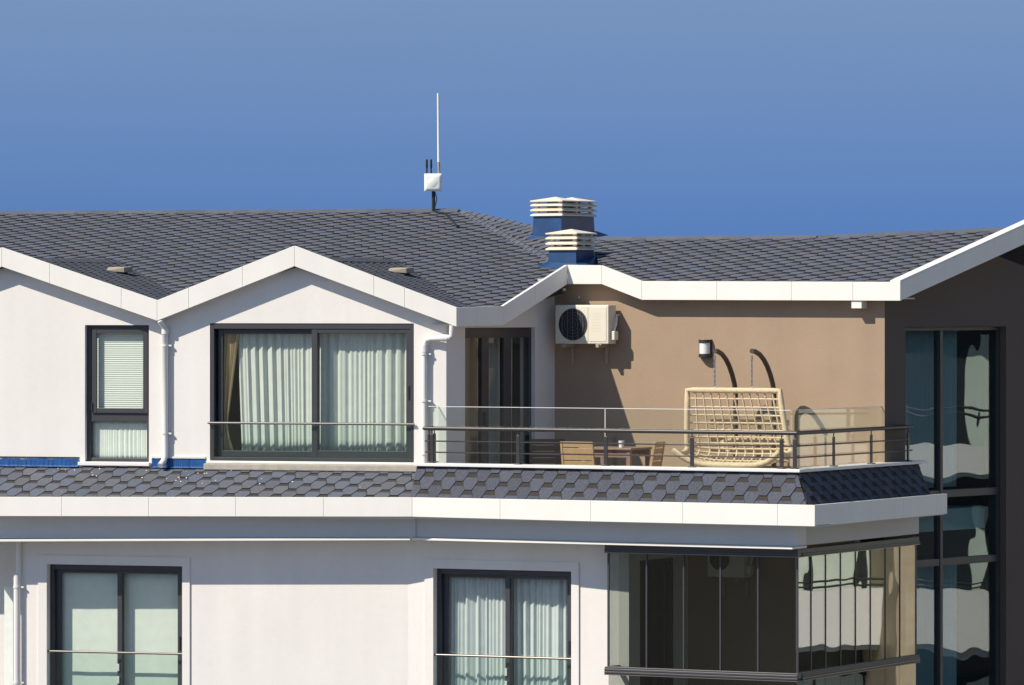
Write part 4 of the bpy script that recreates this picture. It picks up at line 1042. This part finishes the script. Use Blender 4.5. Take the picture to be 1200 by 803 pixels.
# ------------------------------------------------------------------ terrace chairs and table
def chair(px, v, rot, label, m='wood'):
    u = BW.u(px, v); o = BW.xy(u, v); f = Fr(o[0], o[1], 27.5 + rot); w = .23
    c = thing('terrace_chair', (o[0], o[1], ZD), label, 'chair', 'slatted chairs on the terrace')
    # u to the right of the sitter's back, v towards the front of the seat
    for s in (-1, 1):
        b = MB(); b.hexa([f.P(s*w - .016, -.10, ZD + .84), f.P(s*w + .016, -.10, ZD + .84), f.P(s*w + .016, -.06, ZD + .84), f.P(s*w - .016, -.06, ZD + .84)], [f.P(s*w - .016, .04, ZD), f.P(s*w + .016, .04, ZD), f.P(s*w + .016, .08, ZD), f.P(s*w - .016, .08, ZD)])
        b.build('back_leg', m, c, bevel=.004)
        box_part('front_leg', m, c, f, s*(w - .035) - .016, s*(w - .035) + .016, .42, .46, ZD, ZD + .415, .004)
        box_part('seat_rail', m, c, f, s*w - .015, s*w + .015, .065, .47, ZD + .375, ZD + .414, .004)
    for k in range(6): box_part('seat_slat', m, c, f, -w + .018, w - .018, .06 + k*.07, .12 + k*.07, ZD + .416, ZD + .434, .004)
    for k in range(4):
        z = ZD + .50 + k*.088; q = -.10 + (ZD + .84 - z)/.84*.14
        b = MB(); b.hexa([f.P(-w + .018, q + .008, z), f.P(w - .018, q + .008, z), f.P(w - .018, q - .006, z + .077), f.P(-w + .018, q - .006, z + .077)], [f.P(-w + .018, q + .026, z), f.P(w - .018, q + .026, z), f.P(w - .018, q + .012, z + .077), f.P(-w + .018, q + .012, z + .077)])
        b.build('back_slat', m, c, bevel=.004)
    return c
chair(679, -1.95, 0, 'sunlit slatted wooden chair with its back to the balcony railing')
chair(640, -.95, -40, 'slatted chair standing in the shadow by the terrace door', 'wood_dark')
chair(766, -1.55, -100, 'slatted wooden chair seen from the side between the table and the basket seat')
tu = BW.u(722, -1.25); to = BW.xy(tu, -1.25); TF = Fr(to[0], to[1], 27.5)
tb = thing('terrace_table', (to[0], to[1], ZD), 'square brown terrace table between the wooden chairs', 'table')
box_part('table_top', 'table_top', tb, TF, -.40, .40, -.35, .35, ZD + .72, ZD + .75, .006)
for sx in (-1, 1):
    for sy in (-1, 1): box_part('leg', 'table_top', tb, TF, sx*.34 - .03, sx*.34 + .03, sy*.29 - .03, sy*.29 + .03, ZD, ZD + .7195, .004)
b = MB(); b.box(TF, -.31, .31, -.31, -.29, ZD + .62, ZD + .7195); b.box(TF, -.31, .31, .29, .31, ZD + .62, ZD + .7195); b.build('apron', 'table_top', tb)
cu2, cv2 = .18, -.2
b = MB(); b.tube([TF.P(cu2, cv2, ZD + .751), TF.P(cu2, cv2, ZD + .80), TF.P(cu2, cv2, ZD + .83)], [.033, .037, .038], 14); b.tube([TF.P(cu2, cv2, ZD + .831), TF.P(cu2, cv2, ZD + .845)], .041, 14)
tag(b.build('cup', 'opal', smooth=True), 'small pale lidded cup standing on the terrace table', 'cup')

# ------------------------------------------------------------------ glazed balcony of the lower storey
EV = .47; gl_ = thing('glazed_balcony', RE.P(-1.5, EV, -6.05), 'frameless sliding glass enclosure with dark rails on the lower corner balcony', 'glass enclosure')
eu0 = RE.u(712, EV); ee = FE.u(1075, EV)
ztr, zbr = -3.228, -4.84
def rails(fr, a, c, z0, z1, v0=EV - .03, v1=EV + .10):
    b = MB(); b.box(fr, a, c, v0, v1, z0, z1); b.box(fr, a, c, v0 - .012, v0 - .0005, z0 + .02, z0 + .05); b.build('rail', 'frame_dark', gl_, bevel=.005)
    box_part('rail_edge', 'rail_bright', gl_, fr, a, c, v0 - .014, v0 - .0005, z0 + .002, z0 + .012)
for z0, z1 in ((ztr - .11, ztr), (zbr - .075, zbr), (zbr - .11, zbr - .085)):
    rails(RE, eu0 - .03, -EV + .03, z0, z1); rails(FE, EV + .1005, ee, z0, z1)
zp0, zp1 = zbr + .001, ztr - .111
fx = [eu0] + [RE.u(p, EV) for p in (757, 800.5, 843.5, 887.5)] + [-EV]
for a, c in zip(fx, fx[1:]):
    pane(RE, a + .004, c - .004, zp0, zp1, EV + .02, 'glass_balcony', gl_, 'glass_leaf', .010)
    pane(RE, a + .004, c - .004, -5.95, zbr - .111, EV + .02, 'glass_balcony', gl_, 'glass_leaf', .010)
    box_part('edge_profile', 'frame_dark', gl_, RE, c - .012, c + .012, EV + .012, EV + .038, zp0, zp1, .003)
box_part('edge_profile', 'frame_dark', gl_, RE, eu0 - .012, eu0 + .014, EV + .012, EV + .038, zp0, zp1, .003)
gx2 = [EV + .03] + [FE.u(p, EV) for p in (952, 969, 986.5, 1004, 1021.5, 1039, 1056)] + [ee]
for i, (a, c) in enumerate(zip(gx2, gx2[1:])):
    pane(FE, a + .004, c - .004, zp0, zp1, EV + .02, 'glass_mirror', gl_, 'glass_leaf', .010)
    pane(FE, a + .004, c - .004, -5.95, zbr - .111, EV + .02, 'glass_mirror', gl_, 'glass_leaf', .010)
    box_part('edge_profile', 'frame_dark', gl_, FE, c - .012, c + .012, EV + .012, EV + .038, zp0, zp1, .003)
ex = RE.xy(eu0, EV); ER = Fr(ex[0], ex[1], 27.5 - 90)
pane(ER, .045, .47, zp0, zp1, -.01, 'glass_clear', gl_, 'glass_leaf', .010)
box_part('edge_profile', 'frame_dark', gl_, ER, .455, .49, -.02, .012, zp0, zp1, .003)
box_part('rail', 'frame_dark', gl_, ER, .04, .50, -.03, .03, zbr - .05, zbr, .003)
# inside of it
cl2 = LW.xy(lc); EI = Fr(cl2[0], cl2[1], -60.0)
id0, id1 = EI.u(750), EI.u(793); idz = EI.z(655, (id0 + id1)/2)
el = EI.u(806)
wall('wall', 'white_render', EI, [(0.0, -3.0), (el, -3.0)], -H, [(id0, id1, -6.0, idz)], thick=.2, rev=.2)
bk = EI.xy(el); EBk = Fr(bk[0], bk[1], 27.5)
ebl = isect(EBk, FE.off(EV + .06))
wall('wall', 'brown_render', EBk, [(0.0, -3.0), (ebl, -3.0)], -H, [], thick=.2)
b = MB(); rect_frame(b, EI, id0 + .002, id1 - .002, -5.98, idz - .002, .05, .15, .07); wm2 = (id0 + id1)/2; b.box(EI, wm2 - .05, wm2 + .05, .055, .14, -5.9, idz - .075)
d2 = b.build('terrace_door', 'frame_dark', building, bevel=.004)
pane(EI, id0 + .07, wm2 - .05, -5.9, idz - .072, .09, 'glass_window', d2); pane(EI, wm2 + .05, id1 - .07, -5.9, idz - .072, .09, 'glass_window', d2)
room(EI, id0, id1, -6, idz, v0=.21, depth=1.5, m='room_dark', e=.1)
AF2 = EBk.off(-.34); aq0, aq1 = AF2.u(829), AF2.u(872)
ac_unit(AF2, max(.05, aq0), aq1, AF2.z(676, aq0), AF2.z(634, aq0), .28, 'air conditioner unit inside the glazed lower balcony')
b = MB(); pts = [RE.xy(eu0, EV), RE.xy(-EV, EV), FE.xy(ee, EV), FE.xy(ee, EV + 1.5), EBk.xy(ebl - .02, .1), bk, cl2]
b.hexa([(x, y, -6.10) for x, y in pts], [(x, y, -6.02) for x, y in pts]); b.build('balcony_floor', 'deck_tile', building)
b = MB(); b.hexa([(x, y, -3.18) for x, y in pts], [(x, y, -3.10) for x, y in pts]); b.build('balcony_ceiling', 'soffit', building)
b = MB(); b.box(RE, RE.u(700, EV), -EV, EV + .05, EV + .3, -H, -6.11); b.box(FE, EV + .301, ee, EV + .05, EV + .3, -H, -6.11); b.build('wall', 'white_render', building)

# ------------------------------------------------------------------ neighbouring block, seen in the reflections
NB = Fr(20.0, 92.0, 68.0)                                  # its front looks back towards the glazed corner
nb = thing('neighbouring_block', NB.P(8, 0, -H), 'white neighbouring block with wavy balcony parapets, seen reflected in the glazing', 'building')
b = MB(); b.box(NB, -6, 30, .9, 10, -H, 2.9); b.build('wall', 'far_wall', nb)
b = MB(); b.box(NB, -6.2, 30.2, -.3, 10.2, 2.95, 3.3); b.build('roof', 'far_dark', nb)
for u in (-2.0, 7.45, 20.5): box_part('pier', 'far_beige', nb, NB, u, u + 1.2, -.85, .899, -H, 2.9)
for fl in range(5):
    z = -9.3 + fl*3.1; hp = .5 if fl == 2 else 1.0; b = MB(); n = 120; f = [(-6 + 36*i/n, .30*math.sin((-6 + 36*i/n)*.9) - .35) for i in range(n + 1)]
    for (a, va), (c, vc) in zip(f, f[1:]):
        b.hexa([NB.P(a, va, z), NB.P(c, vc, z), NB.P(c, vc, z + hp), NB.P(a, va, z + hp)], [NB.P(a, va + .12, z), NB.P(c, vc + .12, z), NB.P(c, vc + .12, z + hp), NB.P(a, va + .12, z + hp)])
        b.hexa([NB.P(a, va + .121, z - .1), NB.P(c, vc + .121, z - .1), NB.P(c, vc + .121, z + .02), NB.P(a, va + .121, z + .02)], [NB.P(a, .898, z - .1), NB.P(c, .898, z - .1), NB.P(c, .898, z + .02), NB.P(a, .898, z + .02)])
    b.build('balcony', 'far_white', nb)
    for hz in (1.06, 1.16): b = MB(); b.tube([NB.P(u, v - .02, z + hz) for u, v in f[::2]], .022, 6); b.build('balcony_rail', 'far_dark', nb)
    for j in range(8):
        u = -5.6 + j*4.45; wd = 4.0
        b = MB(); b.box(NB, u, u + wd, .82, .91, z + .05, z + 2.6); w_ = b.build('window', 'far_dark', nb)
        for q0, q1 in (((.03, .24), (.26, .485), (.515, .74), (.76, .97)) if j in (2, 3) else ((.03, .2), (.42, .5))): box_part('curtain_panel', 'far_curtain', w_, NB, u + wd*q0, u + wd*q1, .79, .819, z + .12, z + 2.5)
